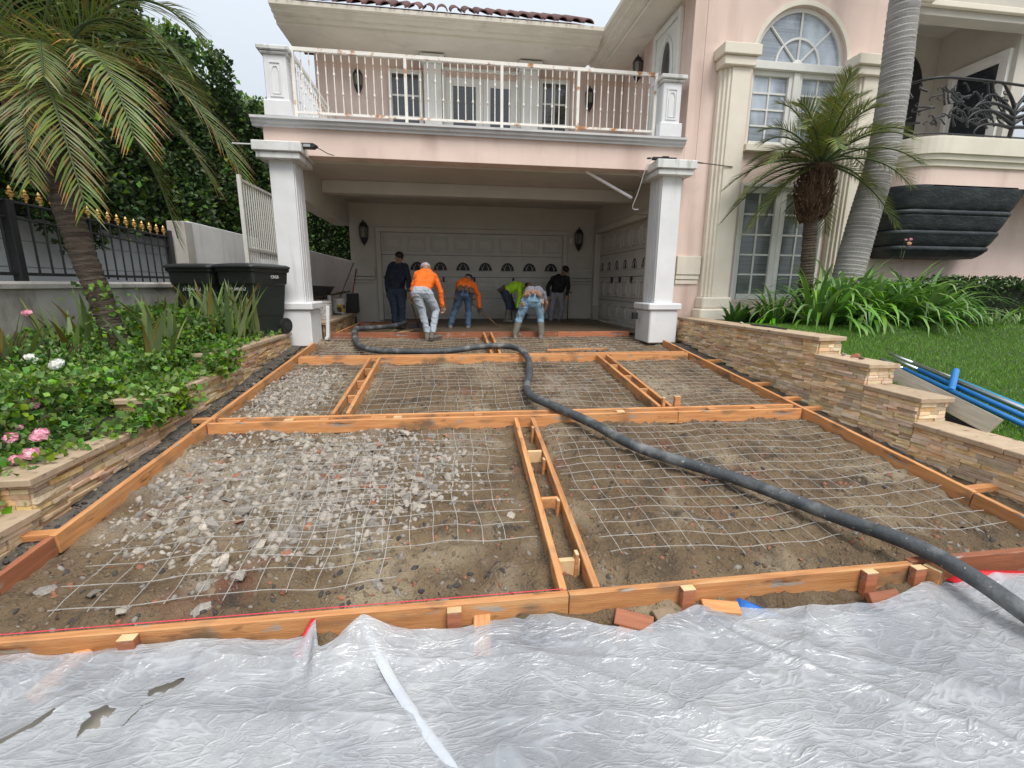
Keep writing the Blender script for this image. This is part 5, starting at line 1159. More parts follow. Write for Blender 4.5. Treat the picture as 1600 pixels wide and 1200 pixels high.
# tall grey palm trunk
tp_ = (7.18, 7.7, .28); tt_ = empty('palm_tree', tp_); tag(tt_, 'tall smooth grey ringed palm trunk beside the curved balcony', 'palm tree')
ring_trunk([(7.13, 7.7, .15), (7.2, 7.7, 1.1), (7.34, 7.7, 2.1), (7.50, 7.7, 3.1), (7.52, 7.7, 4.2), (7.46, 7.7, 5.4), (7.42, 7.7, 7.6)], (.255, .205), .05, .2, M['royal'], 'trunk', tt_, tp_, 28, 3, 420)
cf = Vector((7.42, 7.7, 8.6)); MB().tube([(cf.x-tp_[0], 0, 7.55-tp_[2]), (cf.x-tp_[0], 0, 8.7-tp_[2])], [.24, .12], 14).build('crownshaft', M['stem'], tt_)
for i in range(10):
    a = i*.63; frond(tt_, cf, cf+Vector((math.cos(a)*1.1, math.sin(a)*1.1, 1.3)), cf+Vector((math.cos(a)*2.6, math.sin(a)*2.6, .1)), .6, FG, 120+i, tp_, 40, .3, .03, .1)
# ------------------------------------------------------------------ agapanthus, ferns, far hedge, lawn grass
ag_m = []
for i in range(8):
    me = strap_mesh('agapanthus_leaf_%d' % i, 1.0, .068, (1.5, 1.9, 2.3, 2.7, 1.1, 2.9, 2.1, 2.5)[i], 20+i); me.materials.append(M['strap']); ag_m.append(me)
aspots = [(5.75, 7.55, 'small palm, wall side'), (6.15, 7.05, 'small palm, street side'), (6.65, 7.15, 'two palm trunks'), (7.1, 7.0, 'grey palm trunk, street side'), (7.55, 7.0, 'peach rose bush'), (8.0, 6.95, 'black balcony corbel'), (8.45, 6.95, 'low dark hedge end'), (6.9, 7.45, 'grey palm trunk foot'), (7.75, 7.35, 'peach rose bush roots'), (8.6, 7.2, 'low dark hedge')]
for i, (x, y, w_) in enumerate(aspots):
    clump('agapanthus_plant', 'arching strap leaved agapanthus clump near the ' + w_, 'plant', 'agapanthus clumps along the house', (x, y, .28), ag_m, 84, .22, (.95, 1.45) if 6.0 < x < 8.1 else (.6, .95), 40+i, 1.15)
fern_m = []
for i in range(4):
    me = strap_mesh('broad_leaf_%d' % i, .46, .10, (.9, 1.3, 1.7, .6)[i], 30+i, .35); me.materials.append(M['hedge'].copy()); fern_m.append(me)
bl = mat('broad_leaf', (.045,.11,.025), .4, (.07,.15,.03), 4, bump=0, rnd=.3, huernd=.02, trans=.2)
for me in fern_m: me.materials.clear(); me.materials.append(bl)
for (x, y, w_) in ((5.12, 7.75, 'pilaster foot'), (5.45, 7.85, 'french window')): clump('broadleaf_plant', 'low dark broad leaved plant by the ' + w_, 'plant', 'broad leaved plants by the house', (x, y, .28), fern_m, 26, .12, (.7, 1.1), int(x*10), .9)
for (x, y, s, lb) in ((9.3, 6.75, .6, 'spiky grey green plant on the lawn edge below the hedge'), (9.95, 6.85, .6, 'second spiky plant further along the lawn hedge')): clump('spiky_plant', lb, 'plant', None, (x, y, .28), iris_m[:2]+ag_m[:2], 34, .14, (s*.7, s), int(x*7), .9)
fh = empty('low_hedge', (10.5, 7.75, .25)); tag(fh, 'low dark hedge along the house right of the agapanthus', 'hedge')
n = 9000; P_ = np.stack([RNG.uniform(-1.9, 6, n), RNG.uniform(-.42, .4, n), RNG.uniform(0, .86, n)], -1); P_[:, 2] = np.where(RNG.random(n) < .5, .78+.1*fbm(P_[:, 0]*3, P_[:, 1]*3, 2)*2+RNG.uniform(-.1, .08, n), P_[:, 2]); sel = RNG.random(n) < .5; P_[sel, 1] = -.42+RNG.uniform(-.06, .1, sel.sum())
leaf_obj('foliage', P_, .06, M['hedge'], fh, up=np.array([0, -.4, .6])); MB().box(-1.85, 6, -.36, .38, 0, .74).build('shade_core', M['core'], fh)
rose_bush((7.75, 7.3, .5), .32, .85, 900, 'tall thin rose bush with peach blooms before the black corbel', [((7.80, 7.2, 1.66), .05, peachm), ((7.84, 7.22, 1.73), .04, pinkm), ((7.75, 7.22, 1.72), .03, pinkm)], 9)
n = 120000; gx_ = 4.85+RNG.random(n)**1.6*8.0; gy_ = 1.9+RNG.random(n)*5.2
gz = lawn_h(gy_)+.04*fbm(gx_*1.2, gy_*1.2, 3)
hgt = RNG.uniform(.02, .05, n)*(1+.5*fbm(gx_*2, gy_*2, 2)); a = RNG.uniform(0, 6.28, n); lx = RNG.normal(0, .018, n); ly = RNG.normal(0, .018, n); wd = RNG.uniform(.003, .006, n)
Vg = np.stack([np.stack([gx_-np.cos(a)*wd, gy_-np.sin(a)*wd, gz-.005], -1), np.stack([gx_+np.cos(a)*wd, gy_+np.sin(a)*wd, gz-.005], -1), np.stack([gx_+lx, gy_+ly, gz+hgt], -1)], 1).reshape(-1, 3)
gr = link('grass', np_mesh('grass', Vg, np.arange(n*3).reshape(-1, 3)), M['grass']); tag(gr, 'short mown green lawn grass beside the stone wall', 'grass', kind='stuff')
# ------------------------------------------------------------------ wheelie bins
def text_mesh(txt, size, mt, name='lettering', parent=None, depth=.0015):
    cu = bpy.data.curves.new(name, 'FONT'); cu.body = txt; cu.size = size; cu.extrude = depth; cu.align_x = 'CENTER'; cu.align_y = 'CENTER'
    t = bpy.data.objects.new(name, cu); COL.objects.link(t); dg = bpy.context.evaluated_depsgraph_get(); me = bpy.data.meshes.new_from_object(t.evaluated_get(dg)); bpy.data.objects.remove(t); bpy.data.curves.remove(cu)
    me.materials.clear(); return link(name, me, mt, parent)
M['bin'] = mat('dark_green_black_plastic', (.014,.020,.017), .42, (.024,.03,.027), 5, bump=.12, bscale=80, bdist=.003, spec=.5)
M['lid'] = mat('black_lid_plastic', (.028,.032,.033), .38, (.045,.05,.05), 5, bump=.1, bscale=60)
M['paintw'] = mat('white_stencil_paint', (.75,.75,.75), .6, bump=0); M['steel'] = mat('galvanised_bar', (.55,.56,.57), .35, metal=.8, bump=0)
def bin_(loc, rz, label, num, extra=None):
    e = empty('wheelie_bin', loc, rz); tag(e, label, 'bin', 'wheelie bins beside the column')
    def ring(z, w, d, r=.05, yo=0):
        pts = []
        for cx, cy, a0 in ((w/2-r, d/2-r, 0), (-w/2+r, d/2-r, 90), (-w/2+r, -d/2+r, 180), (w/2-r, -d/2+r, 270)):
            for k in range(4): a = R_(a0+30*k); pts.append((cx+r*math.cos(a), cy+r*math.sin(a)+yo, z))
        return pts
    rows = [ring(.0, .50, .52), ring(.30, .545, .58), ring(.31, .56, .60), ring(.62, .60, .66), ring(.78, .625, .69), ring(.80, .655, .73), ring(.97, .675, .76), ring(.98, .72, .80), ring(1.03, .73, .81)]
    q = MB(); n = 16
    for r in rows: q.v += r
    for i in range(len(rows)-1):
        for k in range(n): k2 = (k+1) % n; q.f.append((i*n+k, i*n+k2, (i+1)*n+k2, (i+1)*n+k))
    q.f.append(tuple(range(n))[::-1]); q.f.append(tuple((len(rows)-1)*n+k for k in range(n))); q.build('body', M['bin'], e, bevel=.006)
    q = MB(); rows = [ring(1.032, .76, .86, .07, -.01), ring(1.06, .765, .865, .07, -.01), ring(1.085, .70, .78, .07), ring(1.105, .45, .5, .07)]
    for r in rows: q.v += r
    for i in range(3):
        for k in range(n): k2 = (k+1) % n; q.f.append((i*n+k, i*n+k2, (i+1)*n+k2, (i+1)*n+k))
    q.f.append(tuple(range(n))[::-1]); q.f.append(tuple(3*n+k for k in range(n))); q.build('lid', M['lid'], e, bevel=.006)
    y0 = -.315
    MB().box(-.11, .11, -.322, -.26, .36, .60).build('grip_recess', M['black'], e); MB().tube([(-.12, -.325, .45), (.12, -.325, .45)], .011, 8).build('catch_bar', M['steel'], e)
    MB().tube([(-.27, .40, .98), (-.27, .46, 1.0), (.27, .46, 1.0), (.27, .40, .98)], .016, 8).build('handle', M['bin'], e)
    for s in (-1, 1):
        w = MB().tube([(s*.255, .27, .125), (s*.315, .27, .125)], .125, 20).build('wheel', M['bplast'], e); MB().tube([(s*.314, .27, .125), (s*.322, .27, .125)], .06, 14).build('hub', M['lid'], w)
    t = text_mesh(num, .075, M['paintw'], 'number', e); t.location = (0, -.343, .72); t.rotation_euler = (R_(90-8), 0, 0)
    if extra:
        t = text_mesh(extra, .065, M['paintw'], 'stencil', e); t.location = (.352, .05, .90); t.rotation_euler = (R_(90), 0, R_(90))
    return e
bin_((-3.02, 7.95, .11), R_(-22), 'black wheelie bin standing right against the carport column', '20 385652', 'CRGR')
bin_((-3.78, 8.1, .10), R_(-12), 'black wheelie bin between the other bin and the boundary wall', '31396762')
# ------------------------------------------------------------------ carport curb, buckets, wheelbarrow, tools
cb = empty('carport_curb', (-2.9, 10.9, -.15)); tag(cb, 'low stone faced curb inside the carport carrying two buckets', 'curb')
MB().box(-.55, .5, -1.5, 1.6, -.1, .28).build('curb_body', M['wallcore'], cb)
for k in range(5): MB().box(-.57, .56, -1.53+k*.63, -.905+k*.63, .281, .335).build('coping_slab', M['coping'], cb, bevel=.005)
rs2 = random.Random(3)
for r in range(4):
    y = -1.5
    while y < 1.58:
        L = min(rs2.uniform(.15, .4), 1.6-y); MB().box(.49, .50+rs2.uniform(.008, .03), y+.003, y+L-.003, .0+r*.07, .066+r*.07).build('stone', M['ledger'], cb); y += L
TZ = .187
bwhite = mat('white_bucket_plastic', (.66,.64,.60), .45, (.5,.47,.43), 5, bump=.05, extra=[((.25,.21,.16), 6, .6, .75, (1,1,1))])
def bucket(loc, rz, label, lab, tilt=0):
    e = empty('bucket', loc, rz); e.rotation_euler = (0, tilt, rz); tag(e, label, 'bucket')
    MB().lathe([(.13, 0), (.135, .004), (.148, .28), (.158, .285), (.158, .30), (.150, .305), (.151, .33), (.162, .335), (.162, .35), (.152, .355), (.154, .375), (.145, .375), (.125, .02)], 24).build('body', bwhite, e, smooth=False)
    q = MB(); n = 10
    for i in range(n+1):
        a = -2.3+1.5*i/n; q.v += [(.1425*math.cos(a), .1425*math.sin(a), .06), (.149*math.cos(a), .149*math.sin(a), .24)]
    for i in range(n): q.f.append((2*i, 2*i+2, 2*i+3, 2*i+1))
    q.build('paper_label', lab, e)
    MB().tube([(-.16, 0, .33), (-.13, -.1, .22), (0, -.165, .17), (.13, -.1, .22), (.16, 0, .33)], .003, 5).build('bail', M['steel'], e)
bucket((-2.60, 10.35, TZ), .3, 'white plastic bucket with printed label at the curb end by the column', mat('pale_label', (.62,.60,.58), .6, (.4,.36,.34), 30, bump=0, contrast=(.5,.55)), .0)
bucket((-2.62, 11.9, TZ), .5, 'white plastic bucket with dark and yellow label by the garage wall', mat('dark_label', (.06,.03,.05), .5, (.55,.40,.05), 9, bump=0, contrast=(.52,.56)))
wb = empty('wheelbarrow', (-3.15, 11.9, TZ)); tag(wb, 'black wheelbarrow parked on the curb behind the buckets', 'wheelbarrow')
q = MB(); rows = [[(-.22, -.2, .36), (.2, -.2, .36), (.2, .2, .36), (-.22, .2, .36)], [(-.42, -.33, .70), (.38, -.33, .66), (.38, .33, .66), (-.42, .33, .70)], [(-.44, -.35, .70), (.40, -.35, .66), (.40, .35, .66), (-.44, .35, .70)]]
for r in rows: q.v += r
for i in range(2):
    for k in range(4): q.f.append((i*4+k, i*4+(k+1) % 4, (i+1)*4+(k+1) % 4, (i+1)*4+k))
q.f.append((3, 2, 1, 0)); q.build('tray', M['bplast'], wb)
for s in (-.2, .2):
    MB().tube([(-.5, s*.4, .2), (-.2, s, .34), (.75, s*1.3, .55)], .02, 6).build('handle', M['twig'], wb); MB().tube([(.2, s, .36), (.28, s*1.1, 0), (.12, s*1.1, 0), (.05, s, .36)], .012, 6).build('leg', M['black'], wb)
w = MB().tube([(-.5, -.045, .19), (-.5, .045, .19)], .19, 20).build('wheel', M['bplast'], wb)
def tool(name, label, cat, p0, p1, r, mt, head=None, hm=None):
    e = empty(name, p0); tag(e, label, cat); d = Vector(p1)-Vector(p0); MB().tube([(0, 0, 0), tuple(d)], r, 8).build('handle', mt, e, smooth=True)
    if head: head(d).build('head', hm or M['black'], e)
    return e
brown = mat('tool_handle_wood', (.20,.12,.06), .7, (.12,.07,.04), 9, bump=.2)
tool('rake', 'long wooden handled rake leaning over the wheelbarrow by the garage wall', 'rake', (-2.75, 11.75, TZ), (-2.42, 12.95, 1.45), .016, brown, lambda d: MB().box(-.2, .2, -.02, .02, -.01, .03))
tool('shovel', 'red handled shovel leaning against the carport pier', 'shovel', (-2.48, 12.35, TZ), (-2.36, 12.95, 1.3), .018, mat('red_handle', (.30,.04,.04), .5, bump=0), lambda d: MB().box(-.1, .1, -.012, .012, .0, .28))
blk = MB().box(-.14, .14, -.11, .11, 0, .5).build('tool_case', M['bplast'], None, bevel=.02); blk.location = (-2.40, 12.45, TZ); tag(blk, 'upright black plastic tool case beside the garage pier', 'case')
pp = MB().lathe([(.055, 0), (.055, .45), (.045, .46), (.045, .0)], 16).build('pipe_offcut', M['steel'], None, smooth=False); pp.location = (-2.75, 11.55, TZ); tag(pp, 'grey pipe offcut standing between the buckets', 'pipe')
ds = MB().box(-.03, .03, -.03, .03, 0, .62).box(-.03, .03, -.12, -.03, 0, .05).build('downspout', M['capw'], None, bevel=.006); ds.location = (-2.23, 9.02, -.10); ds.rotation_euler = (0, .06, 0); tag(ds, 'broken white downspout pipe beside the bed side column base', 'pipe')
ob = MB().box(-.05, .05, -.04, .04, 0, .13).box(-.03, .03, -.045, -.04, .03, .1).build('outlet_box', M['bplast'], None, bevel=.006); ob.location = (3.66, 8.8, .28); tag(ob, 'black outlet box on the inner side of the lawn side column', 'outlet box')
# protective clear film hung over the garage doors
film = bpy.data.materials.new('clear_masking_film'); film.use_nodes = True; nt = film.node_tree; bs = nt.nodes['Principled BSDF']; bs.inputs['Base Color'].default_value = (.55, .54, .5, 1); bs.inputs['Roughness'].default_value = .25
tr_ = nt.nodes.new('ShaderNodeBsdfTransparent'); ms_ = nt.nodes.new('ShaderNodeMixShader'); ms_.inputs[0].default_value = .68; nt.links.new(bs.outputs[0], ms_.inputs[1]); nt.links.new(tr_.outputs[0], ms_.inputs[2]); nt.links.new(ms_.outputs[0], nt.nodes['Material Output'].inputs['Surface'])
def film_sheet(p0, u, w, h, slant, label):
    nx_, ny_ = 70, 26; A, Bz = np.meshgrid(np.linspace(0, 1, nx_), np.linspace(0, 1, ny_)); hh_ = h*(1-slant*np.abs(A-.45)*1.3); n_ = np.array([u[1], -u[0], 0])
    dsp = .02+.05*(1-Bz)*ridg(A*14+Bz*3, Bz*2)**2+.03*fbm(A*9, Bz*5, 3); P_ = np.array(p0)+A[..., None]*w*np.array(u)+dsp[..., None]*n_; P_[..., 2] += Bz*hh_
    i = (np.arange(ny_-1)[:, None]*nx_+np.arange(nx_-1)[None]).ravel(); o = link('masking_film', np_mesh('masking_film', P_.reshape(-1, 3), np.stack([i, i+1, i+nx_+1, i+nx_], -1)), film, smooth=True); tag(o, label, 'plastic film')
film_sheet((-1.7, 13.02, -.01), (1, 0, 0), 4.8, 1.05, .55, 'clear masking film draped over the wide garage door')
film_sheet((4.0, 12.6, -.01), (0, -1, 0), 3.2, .5, .4, 'clear masking film bunched along the foot of the side garage door')
# ------------------------------------------------------------------ lamps, poles and cables at the column heads
e = empty('floodlight', (-2.22, 8.45, 3.112)); e.scale = (.75, .75, .75); tag(e, 'black floodlight lying on the bed side column capital', 'floodlight')
MB().prism([(-.32, .01), (.18, .01), (.26, -.03), (.18, -.09), (-.05, -.09), (-.32, -.03)], 'y', -.06, .1).build('housing', M['bplast'], e, bevel=.008); MB().box(-.02, .12, -.065, -.061, -.07, -.015).build('lens', M['steel'], e)
MB().tube([(.2, .0, -.05), (.32, 0, -.10), (.45, .02, -.17), (.58, .03, -.2)], .009, 6).build('cable', M['bplast'], e)
wpole = MB().tube([(-3.42, 8.72, 3.14), (-2.95, 8.65, 3.122)], .012, 8).build('white_rod', M['paintw']); tag(wpole, 'thin white rod sticking out from the bed side column capital', 'rod')
e = empty('pole_saw', (3.9, 8.42, 3.107)); e.scale = (.85, .8, .75); tag(e, 'black pole tool lying across the lawn side column capital', 'pole tool')
MB().box(-.30, .22, -.05, .06, .0, .06).box(-.42, -.30, -.03, .02, .01, .045).box(-.1, .05, -.06, .065, .06, .08).build('motor_body', M['bplast'], e, bevel=.01)
MB().tube([(.2, 0, .03), (.55, .02, .0), (.85, .03, -.015)], .017, 8).build('outer_tube', M['bplast'], e); MB().tube([(.85, .03, -.015), (1.55, .06, -.06)], .011, 8).build('inner_tube', M['black'], e)
cbl = MB().tube(spline([(3.62, 8.40, 3.12), (3.54, 8.45, 2.95), (3.5, 8.62, 2.6), (3.46, 8.75, 2.35), (3.60, 8.8, 2.33)], 6), .008, 6).build('cable', M['paintw'], None, smooth=True); tag(cbl, 'thin pale cable hanging beside the lawn side column', 'cable')
wt = MB().tube([(2.60, 8.98, 3.0), (3.55, 9.05, 2.575)], .028, 10).build('white_tube', mat('white_pvc', (.82,.82,.82), .4, bump=0)); tag(wt, 'white plastic tube hanging slanted under the carport beam', 'tube')
cc = MB().tube(spline([(3.55, 9.05, 2.58), (3.62, 9.05, 2.5), (3.6, 9.05, 2.35), (3.7, 9.05, 2.28), (3.88, 9.0, 2.27)], 5), .012, 6).build('conduit', brown, None, smooth=True); tag(cc, 'bent conduit linking the slanted white tube to the column', 'conduit')
# ------------------------------------------------------------------ plank and blue float poles on the lawn
def lz(y): return -.49+.22*(y-2.8)
pk = MB().box(-.70, .70, -.016, .016, -.085, .085).build('plank', mat('weathered_plank', (.42,.37,.29), .85, (.30,.26,.20), 4, (.8,10,10), bump=.4, bscale=25), None, bevel=.004)
pk.matrix_world = Matrix.Translation((4.93, 4.03, lz(4.03)+.075)) @ Matrix.Rotation(R_(83), 4, 'Z') @ Matrix.Rotation(-.215, 4, 'Y') @ Matrix.Rotation(.5, 4, 'X'); tag(pk, 'weathered plank standing on edge against the stone steps by the lawn', 'plank')
bl1 = mat('blue_pole', (.02,.20,.52), .3, (.015,.14,.42), 4, bump=.05, spec=.6, rnd=.12); bl2 = mat('bright_blue_pole', (.04,.42,.72), .3, (.03,.34,.62), 4, bump=.05, spec=.6); al_ = mat('aluminium', (.75,.77,.80), .3, metal=.9, bump=0)
def pole(p0, p1, r, mt, label):
    e = empty('float_pole', p0); tag(e, label, 'pole', 'float poles on the lawn'); d = Vector(p1)-Vector(p0); L = d.length; u = d.normalized()
    MB().tube([tuple(u*.35), tuple(d)], r, 12).build('tube', mt, e, smooth=True); MB().tube([(0, 0, 0), tuple(u*.36)], r*.72, 10).build('tip', al_, e, smooth=True)
pole((5.36, 5.05, lz(5.05)+.05), (5.12, 2.4, lz(2.4)+.07), .026, bl1, 'blue float pole nearest the plank')
pole((5.50, 5.0, lz(5.0)+.06), (5.30, 2.4, lz(2.4)+.08), .026, bl1, 'blue float pole in the middle of the bundle on the lawn')
pole((5.60, 5.17, lz(5.17)+.07), (5.50, 2.4, lz(2.4)+.09), .024, al_, 'bare metal float pole of the bundle on the lawn')
pole((5.68, 4.75, lz(4.75)+.05), (5.60, 2.4, lz(2.4)+.07), .026, bl2, 'bright blue float pole on the far side of the bundle')
cl = MB().tube([(5.27, 4.1, lz(4.1)+.06), (5.56, 4.32, lz(4.3)+.19)], .033, 12).build('pole_clamp', bl1, None); tag(cl, 'short blue tube clamp lying across the float poles', 'clamp')
bw_ = MB().tube([(4.72, 8.3-1.6, .335), (4.76, 6.3, .335), (4.72, 5.95, .335)], .02, 6).build('trowel_bag', M['bplast']); tag(bw_, 'black strap lying on the top coping by the lawn', 'strap')
for i, (x, y, z, s, mt, lb) in enumerate(((4.72, 4.75, .12, .13, 'rock_r', 'pink broken stone lying on the second coping step'), (4.66, 4.62, .12, .09, 'rock_t', 'tan broken stone lying on the second coping step'), (4.68, 4.9, .12, .09, 'rock_w', 'pale chip lying at the back of the second coping step'), (4.70, 6.95, .33, .09, 'rock_w', 'pale chip lying on the top coping beside the strap'), (4.74, 6.75, .33, .08, 'rock_t', 'tan chip lying on the top coping beside the strap'))):
    o = place_rock(x, y, s, mt, lb, None); o.location.z = z+s*.2
# ------------------------------------------------------------------ workers
def capsule_pts(p0, r0, p1, r1, n=12):
    p0, p1 = Vector(p0), Vector(p1); d = p1-p0; u = d.normalized() if d.length > 1e-5 else Vector((0, 0, 1)); a = u.orthogonal().normalized(); b = u.cross(a); rows = []
    for k in range(1, 4): t = math.pi/2*k/4; rows.append((p0-u*r0*math.cos(t), r0*math.sin(t)))
    rows.append((p0, r0)); rows.append((p1, r1))
    for k in range(3, 0, -1): t = math.pi/2*k/4; rows.append((p1+u*r1*math.cos(t), r1*math.sin(t)))
    return rows, a, b, p0-u*r0, p1+u*r1
def add_capsule(q, p0, r0, p1, r1, n=12):
    rows, a, b, e0, e1 = capsule_pts(p0, r0, p1, r1); s = len(q.v)
    for c, r in rows:
        for k in range(n): t = 2*math.pi*k/n; q.v.append(tuple(c+(a*math.cos(t)+b*math.sin(t))*r))
    q.v += [tuple(e0), tuple(e1)]; m = len(rows)
    for i in range(m-1):
        for k in range(n): k2 = (k+1) % n; q.f.append((s+i*n+k, s+i*n+k2, s+(i+1)*n+k2, s+(i+1)*n+k))
    for k in range(n): k2 = (k+1) % n; q.f.append((s+m*n, s+k2, s+k)); q.f.append((s+m*n+1, s+(m-1)*n+k, s+(m-1)*n+k2))
skin = mat('skin', (.30,.17,.11), .55, (.26,.14,.09), 12, bump=.05); hairm = mat('black_hair', (.012,.01,.009), .5, bump=.2, bscale=90)
def cloth(name, c, r=.85, v=.75): return mat(name, c, r, tuple(x*v for x in c), 7, bump=.6, bscale=22, bdist=.02, extra=[(tuple(x*.6+.03 for x in c), 5, .58, .75, (1,1,1))])
navy = cloth('navy_sweatshirt', (.014,.018,.034)); djean = cloth('dark_jeans', (.030,.045,.075)); orange = cloth('hi_vis_orange', (.95,.17,.015)); ljean = cloth('pale_washed_jeans', (.42,.47,.52)); bjean = cloth('blue_jeans', (.07,.12,.20)); lime = cloth('hi_vis_lime', (.42,.75,.03)); gshirt = cloth('grey_tee', (.20,.20,.24)); mjean = cloth('light_blue_jeans', (.22,.36,.48)); blackc = cloth('black_pullover', (.010,.010,.012)); gpant = cloth('grey_work_trousers', (.28,.28,.31)); bootm = mat('muddy_boot', (.13,.11,.085), .8, (.20,.175,.14), 9, bump=.3); rubber = mat('muddy_rubber_boot', (.19,.175,.14), .6, (.11,.10,.08), 7, bump=.3); leather = mat('tan_leather_belt', (.36,.21,.13), .7, (.24,.13,.08), 9, bump=.3); glove = mat('dark_glove', (.05,.05,.05), .8, bump=.2); dleather = mat('brown_leather_belt', (.12,.07,.045), .7, bump=.3)
def person(label, J, up, lo_, boots, hand=None, tall=False, belt=None, headgear='hair', face=(0, -1, 0), sleeve=True, slim=1.0, zoff=0):
    J = {k: Vector(v)+Vector((0, 0, zoff)) for k, v in J.items()}; base = Vector(((J['anL'].x+J['anR'].x)/2, (J['anL'].y+J['anR'].y)/2, min(J['toL'].z, J['toR'].z)-.04)); caps = []
    def C(a, ra, b, rb, m): k_ = slim if m in (1, 2) else 1.0; caps.append((a-base, ra*k_, b-base, rb*k_, m))
    SK, UP, LO, BT, HD = 0, 1, 2, 3, 4
    ax = (J['shR']-J['shL']).normalized(); tdir = (J['chest']-J['pel']).normalized(); mid = J['pel'].lerp(J['chest'], .5); hx = (J['hipR']-J['hipL']).normalized()
    C(J['pel']-hx*.06, .115, J['pel']+hx*.06, .115, LO); C(J['hipL'], .10, J['hipR'], .10, LO)
    C(J['pel']+tdir*.05-hx*.05, .118, mid-ax*.05, .12, UP); C(J['pel']+tdir*.05+hx*.05, .118, mid+ax*.05, .12, UP)
    C(mid-ax*.055, .12, J['chest']-ax*.075, .125, UP); C(mid+ax*.055, .12, J['chest']+ax*.075, .125, UP)
    C(J['chest']-ax*.06, .12, J['neck'].lerp(J['chest'], .4)-ax*.05, .095, UP); C(J['chest']+ax*.06, .12, J['neck'].lerp(J['chest'], .4)+ax*.05, .095, UP)
    C(J['shL'], .072, J['neck'].lerp(J['shL'], .35), .06, UP); C(J['shR'], .072, J['neck'].lerp(J['shR'], .35), .06, UP)
    C(J['neck'].lerp(J['chest'], .2), .06, J['neck'].lerp(J['head'], .55), .052, SK)
    hu = (J['head']-J['neck']).normalized(); fd = Vector(face).normalized(); fd = (fd-hu*fd.dot(hu)*.6).normalized(); sx = fd.cross(hu).normalized(); h = J['head']
    C(h+hu*.035-fd*.012, .088, h-hu*.01-fd*.01, .082, SK); C(h-hu*.045+fd*.03, .058, h-hu*.075+fd*.045, .042, SK)
    C(h+fd*.085-hu*.0, .011, h+fd*.102-hu*.03, .016, SK)
    for s in (-1, 1): C(h+sx*s*.085-hu*.0, .015, h+sx*s*.088-hu*.035, .013, SK)
    for s in 'LR':
        sm = UP if sleeve else SK
        C(J['sh'+s], .070, J['sh'+s].lerp(J['el'+s], .5), .060, UP); C(J['sh'+s].lerp(J['el'+s], .5), .060 if sleeve else .048, J['el'+s], .052 if sleeve else .043, sm); C(J['el'+s], .052 if sleeve else .042, J['wr'+s], .040 if sleeve else .031, sm)
        d = (J['wr'+s]-J['el'+s]).normalized(); pd = (d+Vector((0, 0, -.5))).normalized(); side = pd.cross(Vector((0, 1, 0))); side = side.normalized() if side.length > .1 else Vector((1, 0, 0)); w = J['wr'+s]
        nrm = pd.cross(side).normalized(); pe = w+pd*.085
        C(w, .030, pe-side*.018, .024, HD); C(w, .030, pe+side*.018, .024, HD)
        for k, (o_, L) in enumerate(((-.033, .060), (-.011, .072), (.011, .068), (.033, .052))):
            a = pe+side*o_; b = a+pd*L*.55; c_ = b+(pd*.5+nrm*.85).normalized()*L*.5; C(a, .0115, b, .0105, HD); C(b, .0105, c_, .009, HD)
        a = w+pd*.03+side*.034; b = a+(pd+side*.9).normalized()*.045; C(a, .015, b, .012, HD); C(b, .012, b+(pd+nrm*.5).normalized()*.035, .010, HD)
        hp_, kn, an, to = J['hip'+s], J['kn'+s], J['an'+s], J['to'+s]
        C(hp_, .108, hp_.lerp(kn, .5), .088, LO); C(hp_.lerp(kn, .5), .088, kn, .070, LO); C(kn, .070, kn.lerp(an, .45), .066, LO)
        if tall: C(kn.lerp(an, .35), .072, an, .062, BT)
        else: C(kn.lerp(an, .45), .066, an, .060, LO)
        fdv = Vector((to.x-an.x, to.y-an.y, 0)); fdv = fdv.normalized() if fdv.length > .03 else Vector((0, -1, 0)); heel = Vector((an.x, an.y, to.z))-fdv*.05
        C(an, .052, heel, .045, BT); C(heel, .044, to+fdv*.04, .040, BT)
    q = MB()
    for (a, ra, b, rb, m_) in caps: add_capsule(q, a, ra, b, rb)
    me = bpy.data.meshes.new('body_src'); me.from_pydata(q.v, [], q.f); so_ = bpy.data.objects.new('body_src', me); COL.objects.link(so_)
    rm = so_.modifiers.new('r', 'REMESH'); rm.mode = 'VOXEL'; rm.voxel_size = .0085
    sm_ = so_.modifiers.new('s', 'SMOOTH'); sm_.iterations = 4; sm_.factor = .5
    dg = bpy.context.evaluated_depsgraph_get(); m2 = bpy.data.meshes.new_from_object(so_.evaluated_get(dg)); bpy.data.objects.remove(so_)
    m2.name = 'person'; n = len(m2.polygons); cen = np.empty(n*3, np.float32); m2.polygons.foreach_get('center', cen); cen = cen.reshape(-1, 3)
    best = np.full(n, 9.); idx = np.zeros(n, np.int32)
    for (a, ra, b, rb, mi) in caps:
        a_, b_ = np.array(a), np.array(b); ab = b_-a_; t = np.clip(((cen-a_)@ab)/max(ab@ab, 1e-9), 0, 1); d = np.linalg.norm(cen-(a_+t[:, None]*ab), axis=1)-(ra+(rb-ra)*t)
        m_ = d < best; best[m_] = d[m_]; idx[m_] = mi
    m2.materials.clear()
    nv = len(m2.vertices); co = np.empty(nv*3, np.float32); m2.vertices.foreach_get('co', co); co = co.reshape(-1, 3); no = np.empty(nv*3, np.float32); m2.vertices.foreach_get('normal', no); no = no.reshape(-1, 3)
    vm = np.zeros(nv, np.int32); lv = np.empty(len(m2.loops), np.int32); m2.loops.foreach_get('vertex_index', lv); lt = np.empty(n, np.int32); m2.polygons.foreach_get('loop_total', lt); vm[lv] = np.repeat(idx, lt)
    fold = .5*(ridg(co[:, 0]*7+co[:, 1]*5, co[:, 2]*17+co[:, 1]*6)**2-.35)+.5*(ridg(co[:, 0]*13+3, co[:, 2]*11+co[:, 0]*9)**2-.35)
